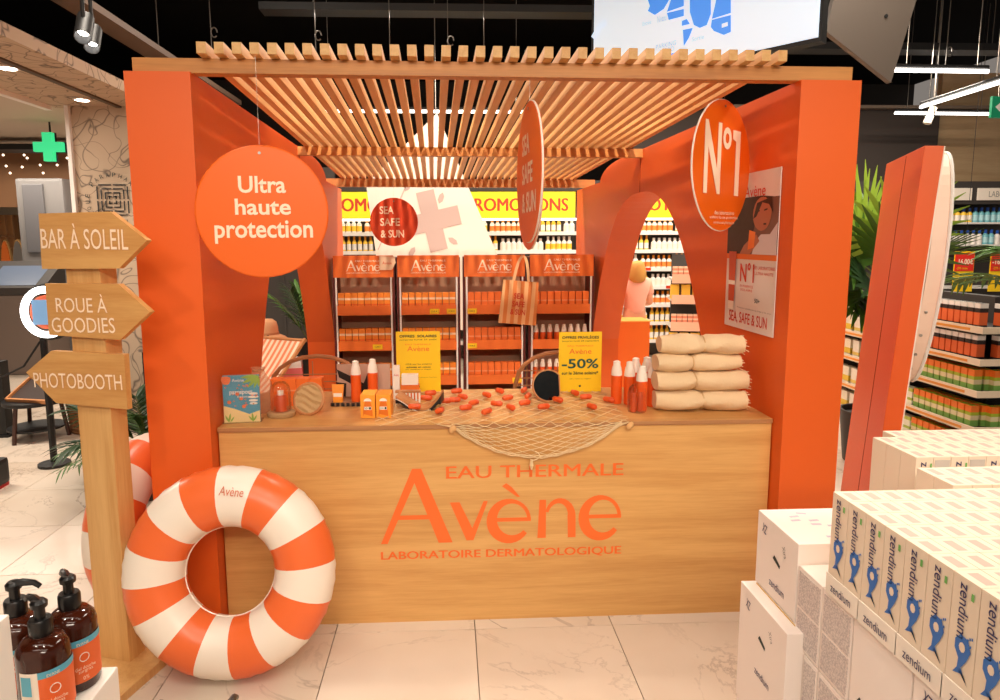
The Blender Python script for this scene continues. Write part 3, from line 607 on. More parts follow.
def spot_fix(loc, aim, label, top):
    t = thing('track_spotlight', label, 'light', loc); v = (Vector(aim)-Vector(loc)).normalized(); M = v.to_track_quat('-Z', 'Y').to_matrix().to_4x4()
    MB().lathe([(.034, -.02), (.042, -.09), (.045, -.09), (.045, .1), (.03, .11)], 14, 0, M).build('head', HOUS, t, (0, 0, 0), True)
    MB().lathe([(.0, -.03), (.033, -.03)], 14, 0, M).build('lens', LEDM, t)
    MB().tube([(0, 0, .03), (0, 0, top-loc[2])], .012).build('stem', HOUS, t)
ss = ['left of the counter', 'left of centre before the counter', 'right of centre before the counter', 'before the right pillar', 'above the left displays', 'above the right displays', 'above the pergola middle']
for (l, a, e, an), s in zip(SPOTS, ss): spot_fix(l, a, 'black track spotlight '+s, 4.0 if l[1] < 1 else 4.6)
tr = thing('light_track', 'black lighting track before the kiosk', 'track', (-.5, .35, 4.0)); MB().box(-1.8, 3.4, -.02, .02, 0, .03).build('rail', HOUS, tr)
for x in (-1.5, 0, 3): MB().tube([(x, 0, .03), (x, 0, .6)], .005).build('cable', STEEL, tr)
for i, (x, y) in enumerate(((84, 28), (93, 39))):
    p = px(x, y, 'Y', 4.1+.35*i); spot_fix(tuple(p), (p.x+.35, p.y-1.2, p.z-1.4), ('upper' if i == 0 else 'lower')+' black spotlight of the pair on the brown ceiling track', 3.3)
for i, (x, y) in enumerate(((8, 67), (82, 99))):
    p = px(x, y, 'Z', 2.897); t = thing('downlight', ('left' if i == 0 else 'right')+' round recessed downlight in the patterned soffit', 'light', p)
    MB().lathe([(.075, 0), (.075, -.01), (.055, -.012)], 20).build('bezel', WHITE, t, (0, 0, 0)); MB().lathe([(.0, -.013), (.055, -.013)], 16).build('lens', LEDM, t)
hooks = [(160, 2, 160, 55), (212, 5, 212, 42), (316, 0, 316, 45), (390, 0, 390, 48), (448, 0, 448, 50), (484, 0, 484, 50), (945, 0, 945, 60), (934, 80, 934, 104)]
for i, (x, y, x2, y2) in enumerate(hooks):
    p = px(x2, y2+12, 'Y', 6.9); t = thing('ceiling_cable', ['first thin cable from the left', 'second thin cable from the left', 'third thin cable from the left', 'cable above the pergola left of centre', 'hooked cable above the pergola centre', 'cable right of the hooked centre cable', 'thin cable right of the grey kite panel', 'short cable above the palm'][i]+' hanging from the black ceiling', 'cable', p)
    MB().tube([(0, 0, 0), (0, 0, 4.6-p.z)], .005, 4).build('wire', mat('dull_wire', rgb(90, 84, 78), .5), t)
    if i in (1, 2, 4, 6): MB().tube([(.03+.03*math.cos(k*.5), 0, .2+.045*math.sin(k*.5)) for k in range(12)], .007, 5).build('hook', MATS['dull_wire'], t)
# ================================================================ DISPLAY STANDS BEHIND THE COUNTER
YD = 5.88
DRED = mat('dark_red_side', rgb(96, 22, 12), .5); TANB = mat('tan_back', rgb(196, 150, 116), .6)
BX1 = banded('sun_box_striped', rgb(246, 142, 40), [(.4, .47, rgb(236, 100, 24)), (.66, .76, rgb(250, 214, 176))])
BX2 = banded('sun_box_dotted', rgb(242, 116, 38), [(.55, .6, rgb(246, 160, 110))])
def box_mesh(m, a, b, c): return MB().box(-a/2, a/2, -b/2, b/2, 0, c, 0, None, .0012).mesh('sunscreen_box', m)
MBX = [box_mesh(BX1, .053, .06, .18), box_mesh(BX2, .054, .06, .18)]
def spray_mesh(r=.024, h=.2):
    return MB().lathe([(r*.95, 0), (r, .008), (r, h*.66)], 14, 0).lathe([(r*.99, h*.66), (r*.96, h*.74), (r*.82, h*.84), (r*.66, h*.89), (r*.62, h*.98), (r*.3, h)], 14, 1).mesh('spray_bottle', [mat('sun_orange', rgb(236, 92, 26), .4), CREAM], True)
SPR = spray_mesh()
SPANS = [(332.5, 393), (397, 459), (464, 525), (530, 594)]
NM = ['leftmost', 'second', 'third', 'rightmost']
LIP = [1.02, .705, .39, .075]
for d, (xa, xb) in enumerate(SPANS):
    x0, x1 = px(xa, 256, 'Y', YD).x, px(xb, 256, 'Y', YD).x; wd = x1-x0; cx = (x0+x1)/2; HT = 1.54
    t = thing('display_stand', f'{NM[d]} of four orange card display stands behind the counter', 'display', (cx, YD, 0))
    MB().box(-wd/2, wd/2, 0, .025, HT-.19, HT, 0, None, .004).build('header', ORANGE2, t)
    logo(wd*.56, CREAM_TXT, t, (0, -.002, HT-.088))
    for s in (-1, 1):
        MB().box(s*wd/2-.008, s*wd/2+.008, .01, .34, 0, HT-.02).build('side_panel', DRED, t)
        MB().box(s*(wd/2-.022)-.007, s*(wd/2-.022)+.007, -.002, .012, 0, HT-.19).build('white_edge', WHITE, t)
    MB().box(-wd/2+.008, wd/2-.008, .33, .345, 0, HT-.02).build('back_panel', TANB, t)
    for k, z in enumerate(LIP):
        sh = MB().box(-wd/2+.028, wd/2-.028, .0, .33, z+.002, z+.012).box(-wd/2+.028, wd/2-.028, -.006, .004, z, z+.085).build('shelf', ORANGE2, t)
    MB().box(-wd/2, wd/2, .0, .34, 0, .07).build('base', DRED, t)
    tags = {0: [(1, .11)], 1: [(0, .05), (0, .2)], 2: [(0, -.2), (1, -.2), (2, .2)], 3: [(2, -.2)]}[d]
    for k, x in tags: 
        if k < 4:
            g = MB().box(-.042, .042, -.004, 0, -.022, .022).build('price_tag', YEL, t, (x, -.008, LIP[k]+.035 if k else LIP[k]+.03)); text('15,90 €', .05, .014, INK, g, (0, -.0055, 0))
    for k, z in enumerate(LIP):
        n = 8; iw = wd-.062
        for q in range(n):
            x = -iw/2+iw*(q+.5)/n
            if d == 3 and k in (1, 2):
                o = link('spray_bottle', SPR, None, (cx+x, YD+.05, z+.0135)); tag(o, f'orange spray bottle with white cap, {ORD[k]} shelf of {NM[d]} display stand', 'bottle', f'spray bottles {NM[d]} stand {ORD[k]} shelf')
            else:
                low = (d == 0 and k == 1 and q > 3)
                o = link('sunscreen_box', MBX[0 if d < 2 else 1], None, (cx+x, YD+.05, z+.0135)); 
                if low: o.location.y += .02
                tag(o, f'orange sunscreen box, {ORD[k]} shelf of {NM[d]} display stand', 'box', f'sunscreen boxes {NM[d]} stand {ORD[k]} shelf')
# ---------------------------------------------------------------- tote bag
p = px(523, 325, 'Y', 5.83); tz = px(520, 281, 'Y', 5.83).z; hz = px(520, 255, 'Y', 5.83).z
t = thing('tote_bag', 'striped orange and cream tote bag reading Sea Safe and Sun', 'bag', (px(521, 300, 'Y', 5.83).x, 5.83, tz)); t.rotation_euler = (0, R(5), 0)
def stripes(name, c1, c2, n, axis='X'):
    m = mat(name, c1, .8); N = m.node_tree.nodes; L = m.node_tree.links; tc = N.new('ShaderNodeTexCoord'); sp = N.new('ShaderNodeSeparateXYZ'); L.new(tc.outputs['Generated'], sp.inputs[0])
    k = N.new('ShaderNodeMath'); k.operation = 'MULTIPLY'; k.inputs[1].default_value = n; L.new(sp.outputs[axis], k.inputs[0])
    fr = N.new('ShaderNodeMath'); fr.operation = 'FRACT'; L.new(k.outputs[0], fr.inputs[0])
    r = ramp(N, [(0, c1), (.5, c2)]); r.color_ramp.interpolation = 'CONSTANT'; L.new(fr.outputs[0], r.inputs['Fac']); L.new(r.outputs['Color'], N['Principled BSDF'].inputs['Base Color']); return m
TOT = stripes('tote_stripes', rgb(240, 186, 130), rgb(226, 136, 70), 5)
b = MB(); nx, nz = 8, 8; hw = .155; hh = .38
for s, yy in ((1, -.03), (-1, .03)):
    vs_ = []; 
    for j in range(nz+1):
        for i in range(nx+1):
            u = i/nx*2-1; v = j/nz; puff = .035*math.sin(math.pi*min(1, v*1.1))*(1-u*u); vs_.append((u*(hw+.012*v), (-.006-puff)*s, -v*hh))
    fs_ = [(j*(nx+1)+i, (j+1)*(nx+1)+i, (j+1)*(nx+1)+i+1, j*(nx+1)+i+1) for j in range(nz) for i in range(nx)]
    b.add(vs_, fs_ if s > 0 else [f[::-1] for f in fs_])
b.build('bag_body', TOT, t, smooth=True)
for s in (-1, 1):
    q = [(-.065+.13*k/10, s*.008, .22*math.sin(math.pi*k/10)**.7) for k in range(11)]
    vs_ = []
    for x, y, z in q: vs_ += [(x-.012*(1 if x < 0 else 1), y, z), (x+.012, y, z)]
    MB().add(vs_, [(2*i, 2*i+1, 2*i+3, 2*i+2) for i in range(10)]).build('handle', mat('cream_webbing', rgb(236, 190, 140), .8), t)
for s, z, w_ in (('SEA', -.13, .09), ('SAFE', -.2, .11), ('& SUN', -.27, .13)): text(s, w_, .05, RED, t, (-.01, -.046, z), (0, 0, 0), .02)
MB().tube([(-.01, 0, .2), (-.01, .0, .225), (-.01, .048, .225)], .004, 6).build('hook', STEEL, t)
# paper bag corner hung on the leftmost display
t = thing('paper_card', 'small pale card clipped to the leftmost display header', 'card', px(387, 263, 'Y', 5.86)); MB().prism([(-.065, -.06), (.04, -.06), (.075, .0), (.065, .055), (-.065, .06)], 0, .012).build('card', mat('kraft_pale', rgb(226, 190, 156), .7), t)
text('Avène', .08, .025, RED, t, (.0, -.003, 0))
# ================================================================ THINGS ON THE COUNTER
ZC = HC
def on(x, y): p = px(x, y, 'Z', ZC); return p
# passport booklet
p = on(241, 423); t = thing('booklet_holder', 'blue illustrated passport booklet standing at the left end of the counter', 'booklet', (-.895, 2.86, ZC+.001), R(6))
BW, BH = .15, .205
MB().box(-BW/2, BW/2, 0, .012, 0, BH).build('booklet', mat('booklet_blue', rgb(86, 152, 176), .5), t)
def blob(cx_, cz_, rx, rz, n=14, w_=0): return [(cx_+rx*(1+w_*math.sin(3*a))*math.cos(a), cz_+rz*(1+w_*math.cos(2*a))*math.sin(a)) for a in [2*math.pi*i/n for i in range(n)]]
MB().flat([(-BW/2, 0), (BW/2, 0), (BW/2, .05), (.03, .035), (-.03, .06), (-BW/2, .075)], -.001).build('sand_print', mat('sand_print', rgb(244, 214, 150), .6), t)
b = MB(); b.step = .00005
for x, z, a, L_ in ((-.055, .002, 80, .04), (-.055, .002, 115, .035), (-.05, .002, 55, .03), (.045, .002, 95, .04), (.045, .002, 125, .032), (.045, .002, 60, .032), (.074, .202, 185, .075), (.074, .202, 205, .075), (.074, .202, 228, .07), (.074, .202, 250, .06), (.074, .202, 270, .05)):
    q2 = Matrix.Rotation(R(a), 2); b.flat([tuple(Vector((x, z))+q2 @ Vector(p)*L_) for p in ((0, 0), (.35, .11), (.7, .09), (1, 0), (.7, -.09), (.35, -.11))], -.0015)
b.build('leaf_print', mat('leaf_print', rgb(150, 178, 70), .6), t)
b = MB(); b.step = .00005; rr = random.Random(3)
for k in range(26): x, z = rr.uniform(-.065, .065), rr.uniform(.07, .17); b.flat(blob(x, z, .004, .003, 6), -.002)
for x, z in ((0, .105), (-.05, .09), (.01, .07), (-.015, .125)): b.flat(blob(x, z, .009, .008, 8), -.0025)
b.flat(blob(-.06, .185, .02, .022, 10, .2), -.0022); b.build('orange_print', mat('orange_print', rgb(228, 120, 70), .6), t)
text('passeport', .095, .022, WHITE, t, (.0, -.004, .13), (0, 0, 0), .02); text('beauty', .05, .012, WHITE, t, (.01, -.004, .112)); text('Avène', .05, .014, WHITE, t, (-.01, -.004, .185))
for z, w_ in ((.125, .04), (.11, .045), (.095, .04), (.082, .035)): MB().flat(blob(.05, z, w_*.5, .0055, 10), -.0028).build('tag_print', CREAM, t)
MB().box(-BW/2-.006, BW/2+.006, -.012, -.0105, 0, BH+.006).box(-BW/2-.006, BW/2+.006, -.012, .06, 0, .002).build('acrylic_holder', GLASS, t)
# organza bag
t = thing('organza_bag', 'translucent pale brown gauze pouch behind the passport booklet', 'pouch', (-.865, 3.02, ZC+.001), R(10))
GZ_ = mat('gauze', rgb(214, 150, 110), .9, alpha=.38)
MB().lathe([(.05, 0), (.064, .02), (.066, .08), (.056, .14), (.03, .185), (.026, .196), (.032, .21)], 18, 0, None, .6).build('pouch', GZ_, t, smooth=True)
MB().tube([(.023*math.cos(a), .016*math.sin(a), .196) for a in [k*.6 for k in range(11)]], .003, 5, 0, None, True).build('tie', mat('tan_cord', rgb(190, 130, 90), .8), t)
# dome jars
def dome(label, loc, s=1, base=True):
    t = thing('dome_jar', label, 'jar', loc)
    if base: MB().lathe([(.06*s, 0), (.062*s, .004), (.062*s, .016), (.055*s, .02)], 24).build('cork_base', mat('cork', rgb(176, 138, 92), .8), t, smooth=True)
    z = .021 if base else .001
    MB().lathe([(.042*s, z), (.045*s, z+.01), (.045*s, z+.085*s), (.04*s, z+.11*s), (.025*s, z+.13*s), (.0, z+.136*s)], 24).build('glass_dome', GLASS, t, smooth=True)
    return t
dome('clear dome jar on cork base beside the passport booklet', (-.755, 2.965, ZC+.001)); 
tv = thing('mini_tube', 'small orange product standing inside the left dome jar', 'tube', (-.755, 2.965, ZC+.023)); MB().lathe([(.024, 0), (.025, .06), (.02, .072)], 14).build('body', mat('deep_orange', rgb(210, 84, 40), .4), tv, smooth=True); MB().lathe([(.012, .072), (.012, .09)], 10).build('cap', CREAM, tv)
dome('clear dome jar of small tubes before the orange spray bottles', (.845, 2.93, ZC+.001), .95, False)
for k, (dx, dy) in enumerate(((-.015, 0), (.016, .006))):
    tv = thing('mini_tube', ('left' if k == 0 else 'right')+' small orange tube inside the right dome jar', 'tube', (.845+dx, 2.93+dy, ZC+.003)); MB().lathe([(.012, 0), (.014, .03), (.012, .07), (.008, .085)], 12).build('body', MATS['deep_orange'], tv, smooth=True)
# orange soap boxes standing behind
for k in range(4):
    o = link('sunscreen_box', MBX[1], None, (-.815+.06*k, 3.16+.004*k, ZC+.001)); o.scale = (1.08, 1, .72); tag(o, f'{["first", "second", "third", "fourth"][k]} from the left of four orange boxes behind the wavy disc', 'box', 'orange boxes at left end of counter')
# wavy wooden disc on a stand
t = thing('ripple_mirror', 'round wooden framed disc with carved wavy surface leaning on counter', 'mirror', (-.635, 2.99, ZC+.068), 0); t.rotation_euler = (R(-20), R(0), R(-14))
b = MB(); n = 30; RR = .07
gv = []; gf = []; K = 16
for j in range(K+1):
    for i in range(n): a = 2*math.pi*i/n; r_ = RR*.93*j/K; x, z = r_*math.cos(a), r_*math.sin(a); gv.append((x, -.006-.005*math.sin((z+.35*x)*210+math.sin(x*60)), z))
for j in range(K):
    for i in range(n): k = (i+1) % n; gf.append((j*n+i, j*n+k, (j+1)*n+k, (j+1)*n+i))
b.add(gv, gf).build('wavy_face', mat('sand_resin', rgb(196, 158, 108), .6), t, smooth=True)
MB().tube([(RR*math.cos(2*math.pi*i/n), -.003, RR*math.sin(2*math.pi*i/n)) for i in range(n)], .007, 7, 0, None, True).build('frame', DECKW, t, smooth=True)
MB().lathe([(RR, 0), (RR, .006)], 30, 0, Matrix.Rotation(R(-90), 4, 'X')).build('back_board', DECKW, t)
MB().tube([(-.03, .004, .02), (-.06, .05, -.062)], .003).tube([(-.01, .004, .02), (-.03, .06, -.062)], .003).build('easel_leg', BLACK, t)
# mirror tray with sun products
t = thing('photo_tray', 'small slatted tray with upright photo panel carrying sun products', 'tray', (-.425, 3.2, ZC+.001), R(-3))
MB().box(-.135, .13, -.09, .06, 0, .014).build('tray_base', mat('tray_wood', rgb(150, 108, 74), .5), t)
for k in range(11): MB().box(-.13+.024*k, -.115+.024*k, -.095, -.09, .0, .016).build('slat', BLACK, t)
MB().box(-.13, .13, .05, .058, .014, .175).build('photo_panel', mat('photo_beige', rgb(196, 158, 136), .35), t)
b = MB(); b.step = .0001
b.flat([(-.13, .15), (-.05, .11), (0, .08), (.02, .13), (.06, .14), (.06, .12), (.03, .06), (.04, .014), (-.02, .014), (-.03, .06), (-.12, .11)], .0485); b.flat([(-.13, .014), (-.09, .014), (-.085, .08), (-.13, .085)], .0485)
b.build('photo_dark_print', mat('photo_dark', rgb(34, 26, 24), .4), t)  # dark wavy shapes printed on the panel
def spray(label, loc, h=.165, r=.02, group=None):
    o = link('spray_bottle', SPR, None, loc); o.scale = (r/.024, r/.024, h/.2); return tag(o, label, 'bottle', group)
spray('left tall orange spray bottle with white cap on the photo tray', (-.447, 3.155, ZC+.016), .195, .0245); spray('right tall orange spray bottle with white cap on the photo tray', (-.372, 3.2, ZC+.016), .195, .0245)
t = thing('sunscreen_tube', 'flat amber sunscreen tube standing on the photo tray', 'tube', (-.53, 3.14, ZC+.016), 0)
MB().add([(-.022, -.014, 0), (.022, -.014, 0), (.022, .014, 0), (-.022, .014, 0), (-.029, -.002, .085), (.029, -.002, .085), (.029, .002, .085), (-.029, .002, .085), (-.022, -.014, .02), (.022, -.014, .02), (.022, .014, .02), (-.022, .014, .02)],
         [(0, 1, 9, 8), (1, 2, 10, 9), (2, 3, 11, 10), (3, 0, 8, 11), (8, 9, 5, 4), (9, 10, 6, 5), (10, 11, 7, 6), (11, 8, 4, 7), (4, 5, 6, 7), (3, 2, 1, 0)]).build('body', mat('amber_tube', rgb(244, 150, 40), .35), t)
MB().box(-.02, .02, -.0145, -.0125, .028, .045).build('label_print', CREAM, t); 
# orange carton pair
AMB = mat('amber_carton', rgb(250, 160, 46), .45)
for k, x in enumerate((-.36, -.292)):
    t = thing('sun_carton', ('left' if k == 0 else 'right')+' amber carton of the pair standing before the photo tray', 'box', (x, 2.92, ZC+.001), R(-2))
    MB().box(-.032, .032, -.03, .075, 0, .105, 0, None, .002).build('carton', AMB, t)
    MB().flat(arc(0, .0, .021, .08, 0, 180, 12)+[(-.021, .012), (-.012, .004), (.012, .004), (.021, .012)][:1], -.0312).build('panel_print', mat('amber_dark', rgb(232, 116, 26), .45), t, (0, 0, .008))
    MB().flat([(-.017, .076), (.017, .076)]+arc(0, .076, .017, .014, 10, 170, 8), -.032).build('sun_print', CREAM, t); MB().flat([(-.016, .038), (.016, .038), (.016, .052), (-.016, .052)], -.032).build('label_print', CREAM, t)
    MB().flat([(.006, .04), (.014, .04), (.014, .05), (.006, .05)], -.0325).build('symbol_print', INK, t); text('50+', .018, .008, INK, t, (-.005, -.0325, .045))
# white small boxes behind and wooden comb rack
t = thing('skincare_box', 'tall narrow white carton behind the photo tray', 'box', (-.262, 3.26, ZC+.001)); MB().box(-.016, .016, -.016, .016, 0, .165, 0, None, .001).build('carton', CREAM, t); text('Avène', .024, .012, RED, t, (0, -.017, .12))
t = thing('skincare_box', 'low wide white and orange carton behind the amber cartons', 'box', (-.195, 3.24, ZC+.001)); MB().box(-.045, .045, -.02, .02, 0, .075).build('carton', ORANGE2, t); MB().box(-.04, .04, -.022, .02, .075, .125).build('upper_carton', CREAM, t)
t = thing('comb_rack', 'short slatted pale wooden rack behind the amber cartons', 'rack', (-.2, 3.13, ZC+.001)); MB().box(-.06, .06, 0, .03, .055, .065).build('top_rail', DECKW, t)
for k in range(8): MB().box(-.058+.0155*k, -.05+.0155*k, 0, .01, 0, .056).build('slat', CREAM, t)
# curved sunglasses tray
t = thing('curved_tray', 'black and wood wave shaped tray beside the fishing net', 'tray', (-.135, 3.06, ZC+.001), R(-8))
wv = [(-.11+.21*i/20, .03+.03*math.cos(math.pi*(i/20)*1.55+.35)+(.03*(max(0, i-13)/7)**2)) for i in range(21)]
b = MB(); pts = [(x, z-.004) for x, z in wv]+[(x, max(.0, min(z-.02, .03))) for x, z in wv[::-1]]; b.prism(pts, -.05, .05).build('black_body', BLACK, t)
MB().prism([(x, z+.007) for x, z in wv]+[(x, z-.004) for x, z in wv[::-1]], -.048, .048).build('wood_top', DECKW, t)
MB().prism([(x, z-.004) for x, z in wv[:14]]+[(x, z-.008) for x, z in wv[:14][::-1]], -.052, -.05).build('white_edge', WHITE, t)
# yellow offer signs
def offer(label, xa, xb, yt, yb, Y, lines):
    a, b_ = px(xa, yb, 'Y', Y), px(xb, yt, 'Y', Y); w_, h_ = b_.x-a.x, b_.z-ZC-.002
    t = thing('offer_sign', label, 'sign', ((a.x+b_.x)/2, Y, ZC+.001))
    MB().box(-w_/2, w_/2, 0, .004, 0, h_).build('card', YEL, t); MB().box(-w_/2, w_/2, 0, .06, 0, .003).build('foot', GLASS, t)
    for s, ww, hh, z, m, bo in lines: text(s, ww*w_, hh*h_, m, t, (0, -.002, z*h_), (0, 0, 0), bo)
    MB().flat(blob(0, .1*h_, .006, .006, 8), -.002).build('print_dot', INK, t)
offer('yellow card sign headed Offres Solaires standing on the counter', 397, 440, 331, 391, 3.38, [('OFFRES  SOLAIRES', .84, .042, .925, INK, .02), ('jusqu\'au lundi 31 août', .84, .03, .865, INK, 0), ('EAU THERMALE', .58, .022, .79, ORANGE_TXT, 0), ('Avène', .5, .08, .72, ORANGE_TXT, 0), ('-25% sur les solaires', .6, .022, .47, INK, 0), ('achetés en caisse', .55, .024, .42, INK, .02), ('voir conditions en magasin', .6, .02, .38, INK, 0), ('offre valable dans la limite des stocks disponibles', .84, .014, .25, INK, 0)])
offer('yellow card sign reading Offres Privilèges minus 50 percent on the counter', 558.5, 602, 331.5, 390, 3.34, [('OFFRES PRIVILÈGES', .86, .055, .915, INK, .02), ('jusqu\'au lundi 28 septembre', .86, .03, .85, INK, 0), ('EAU THERMALE', .6, .022, .77, ORANGE_TXT, 0), ('Avène', .52, .085, .68, ORANGE_TXT, 0), ('-50%', .86, .16, .475, GREEN, .02), ('sur le 2ème solaire*', .86, .055, .32, INK, .02), ('offre valable en magasin', .5, .018, .22, INK, 0)])
# black framed round mirror
t = thing('round_mirror', 'round black mirror with flattened side in thin wooden frame on counter', 'mirror', (.475, 3.17, ZC+.074)); t.rotation_euler = (R(-14), 0, R(6))
ang = [R(42+276*i/28) for i in range(29)]; op = [(.072*math.cos(a), .072*math.sin(a)) for a in ang]
MB().prism(op, -.006, .006).build('mirror_face', mat('black_mirror', rgb(12, 14, 14), .12), t); MB().tube([(x*1.03, 0, z*1.03) for x, z in op], .006, 6, 0, None, True).build('frame', DECKW, t, smooth=True)
MB().tube([(0, .006, 0), (.02, .06, -.07)], .004).build('easel_leg', DECKW, t)
# spray bottles right of the signs
for k, (x, y) in enumerate(((616, 403), (629, 404), (641, 410), (652, 406), (635, 399), (646, 398))):
    p = on(x, y); spray(['leftmost', 'second from left', 'front', 'rightmost', 'rear left', 'rear right'][k]+' of six orange spray bottles beside the stacked towels', (p.x, p.y+.0, ZC+.001), .205, .0265, 'spray bottles on the counter')
# rolled towels
TOW = mat('cream_cotton', rgb(230, 200, 158), .95, bump=.5, bscale=90)
def towel(label, xa, xb, yc, r, yz, seed, pinch, group='rolled towels'):
    a, b_ = px(xa, yc, 'Y', 2.93), px(xb-2, yc, 'Y', 2.93); L_ = b_.x-a.x; rr = random.Random(seed)
    t = thing('rolled_towel', label, 'towel', ((a.x+b_.x)/2, 2.95, ZC+yz), R(rr.uniform(-6, 6)), group)
    n, K = 20, 26; vs_ = []; fs_ = []
    for j in range(K+1):
        u = j/K; x = -L_/2+L_*u; pr = 1-.24*math.exp(-((u-pinch)/.035)**2); e = min(1, .86+u*1.2, .86+(1-u)*1.2)
        for i in range(n):
            a_ = 2*math.pi*i/n; wob = 1+.05*math.sin(3*a_+seed+u*6)+.04*math.sin(11*u+seed*2+a_*2)+.025*math.sin(23*u+5*a_+seed)
            vs_.append((x, r*1.5*pr*e*wob*math.cos(a_), r*pr*e*wob*math.sin(a_)))
    for j in range(K):
        for i in range(n): k = (i+1) % n; fs_.append((j*n+i, (j+1)*n+i, (j+1)*n+k, j*n+k))
    fs_ += [tuple(range(n)), tuple(K*n+i for i in range(n-1, -1, -1))]
    MB().add(vs_, fs_).build('roll', TOW, t, smooth=True)
    MB().tube([(-L_/2+L_*pinch, r*1.24*math.cos(a_), r*.83*math.sin(a_)) for a_ in [k*.45 for k in range(14)]], .0035, 5, 0, None, True).build('twine', mat('twine', rgb(214, 176, 130), .9), t)
    b = MB()
    for k in range(14): a_ = 2*math.pi*k/14; y, z = r*1.25*math.cos(a_), r*.85*math.sin(a_); b.tube([(L_/2-.004, y, z), (L_/2+rr.uniform(.006, .016), y*1.03, z-rr.uniform(0, .012))], .0022, 4)
    b.build('fringe', MATS['cream_cotton'], t)
towel('topmost cream rolled towel of the stack on the counter', 661, 744, 348.5, .044, .305, 1, .52)
towel('second cream rolled towel from the top of the stack', 656, 741, 366, .041, .224, 5, .42)
towel('third cream rolled towel from the top of the stack', 656, 748, 384, .046, .139, 9, .42)
towel('lowest cream rolled towel of the stack on the counter', 656, 746, 402.5, .047, .049, 14, .52)
# fishing net draped over the counter edge
def net_pt(u, v):   # u 0..1 across, v 0..1 on the top, 1..2 hanging
    xl, xr = -.12, .80
    if v <= 1:
        x = -.30+(1.08)*u if False else (-.33+1.12*u); y = 3.36-(3.36-(YC-.012))*v
        return Vector((x, y, ZC+.004+.003*math.sin(u*23+v*17)))
    d = math.sin(math.pi*min(1, max(0, (u-.26)/.74)))**.75*.15 if u > .26 else 0
    d *= 1.0 if u < .62 else 1
    x = -.33+1.12*u; x = x+(.33-x)*.12*(v-1)
    return Vector((x, YC-.012-.004*math.sin(u*31), ZC-.002-(v-1)*d))
t = thing('fishing_net', 'cream rope fishing net spread over the worktop and sagging down the front', 'net', (0, 0, 0))
b = MB(); ROPE = mat('net_rope', rgb(226, 196, 150), .9)
NL = 14
for k in range(-NL, 2*NL):
    for sg in (1, -1):
        pts = []
        for i in range(41):
            v = i/20; u = k/NL+sg*v*.46 if sg > 0 else k/NL+(1-v*.46)-0
            u = (k/NL+v*.46) if sg > 0 else (k/NL+.92-v*.46)
            if 0 <= u <= 1 and not (v > 1 and u < .26): pts.append(net_pt(u, v))
            else:
                if len(pts) > 1: b.tube(pts, .0016, 3)
                pts = []
        if len(pts) > 1: b.tube(pts, .0016, 3)
b.build('mesh', ROPE, t)
for off in (0, .006, .012):
    MB().tube([net_pt(.26+.74*i/40, 2)+Vector((0, -.003-off*.3, off*.8+.002*math.sin(i*1.7+off*400))) for i in range(41)], .0024, 5).build('edge_rope', ROPE, t)
MB().tube([net_pt(0.0+i/40, 0)+Vector((0, .0, .003+.004*abs(math.sin(i)))) for i in range(41)], .0022, 5).build('edge_rope', ROPE, t)
for u, nm in ((.3, 'cork_float'), (.985, 'cork_float')): p = net_pt(u, 1.08); MB().lathe([(.006, -.018), (.013, -.01), (.013, .01), (.006, .018)], 10).build(nm, mat('cork_float', rgb(222, 170, 110), .8), t, p+Vector((0, -.012, -.012)), True, None, (0, R(40), 0))
p = net_pt(.62, 2); MB().tube([p+Vector((.02*math.sin(k*.7), -.008, .02-.004*k+.01*math.cos(k*.7))) for k in range(8)], .003, 5).lathe([(.003, -.05), (.009, -.03), (.004, -.005)], 8, 0, Matrix.Translation(p+Vector((-.015, -.01, .0)))).build('knot', ROPE, t)
# orange capsules on the net
cap0 = MB().lathe([(.0, -.026), (.007, -.0245), (.0105, -.019), (.0105, .012), (.009, .014)], 10).mesh('mini_tube', mat('capsule_orange', rgb(232, 96, 40), .35), True)
cap1 = MB().lathe([(.0112, .0), (.0112, .016), (.006, .022), (0, .023)], 10).mesh('cap', mat('capsule_cap', rgb(222, 84, 34), .35), True)
rr = random.Random(11)
for k, (x, y) in enumerate([(427, 402), (431, 397), (440, 415), (415, 411), (446, 405), (457, 395), (463, 401), (455, 404), (466, 412), (474, 407), (487, 399), (497, 408), (500, 395), (487, 416), (508, 402), (511, 412), (524, 394), (528, 400), (525, 407), (544, 411), (558, 404), (575, 397), (586, 401), (592, 411), (609, 404)]):
    p = on(x, y); o = link('mini_tube', cap0, None, (p.x, p.y, ZC+.022), None, (R(90), 0, R(rr.uniform(20, 160)))); tag(o, 'small orange capsule tube lying on the fishing net', 'tube', 'capsules scattered on the net'); link('cap', cap1, o); o.scale = (1.2, 1.2, 1.2)
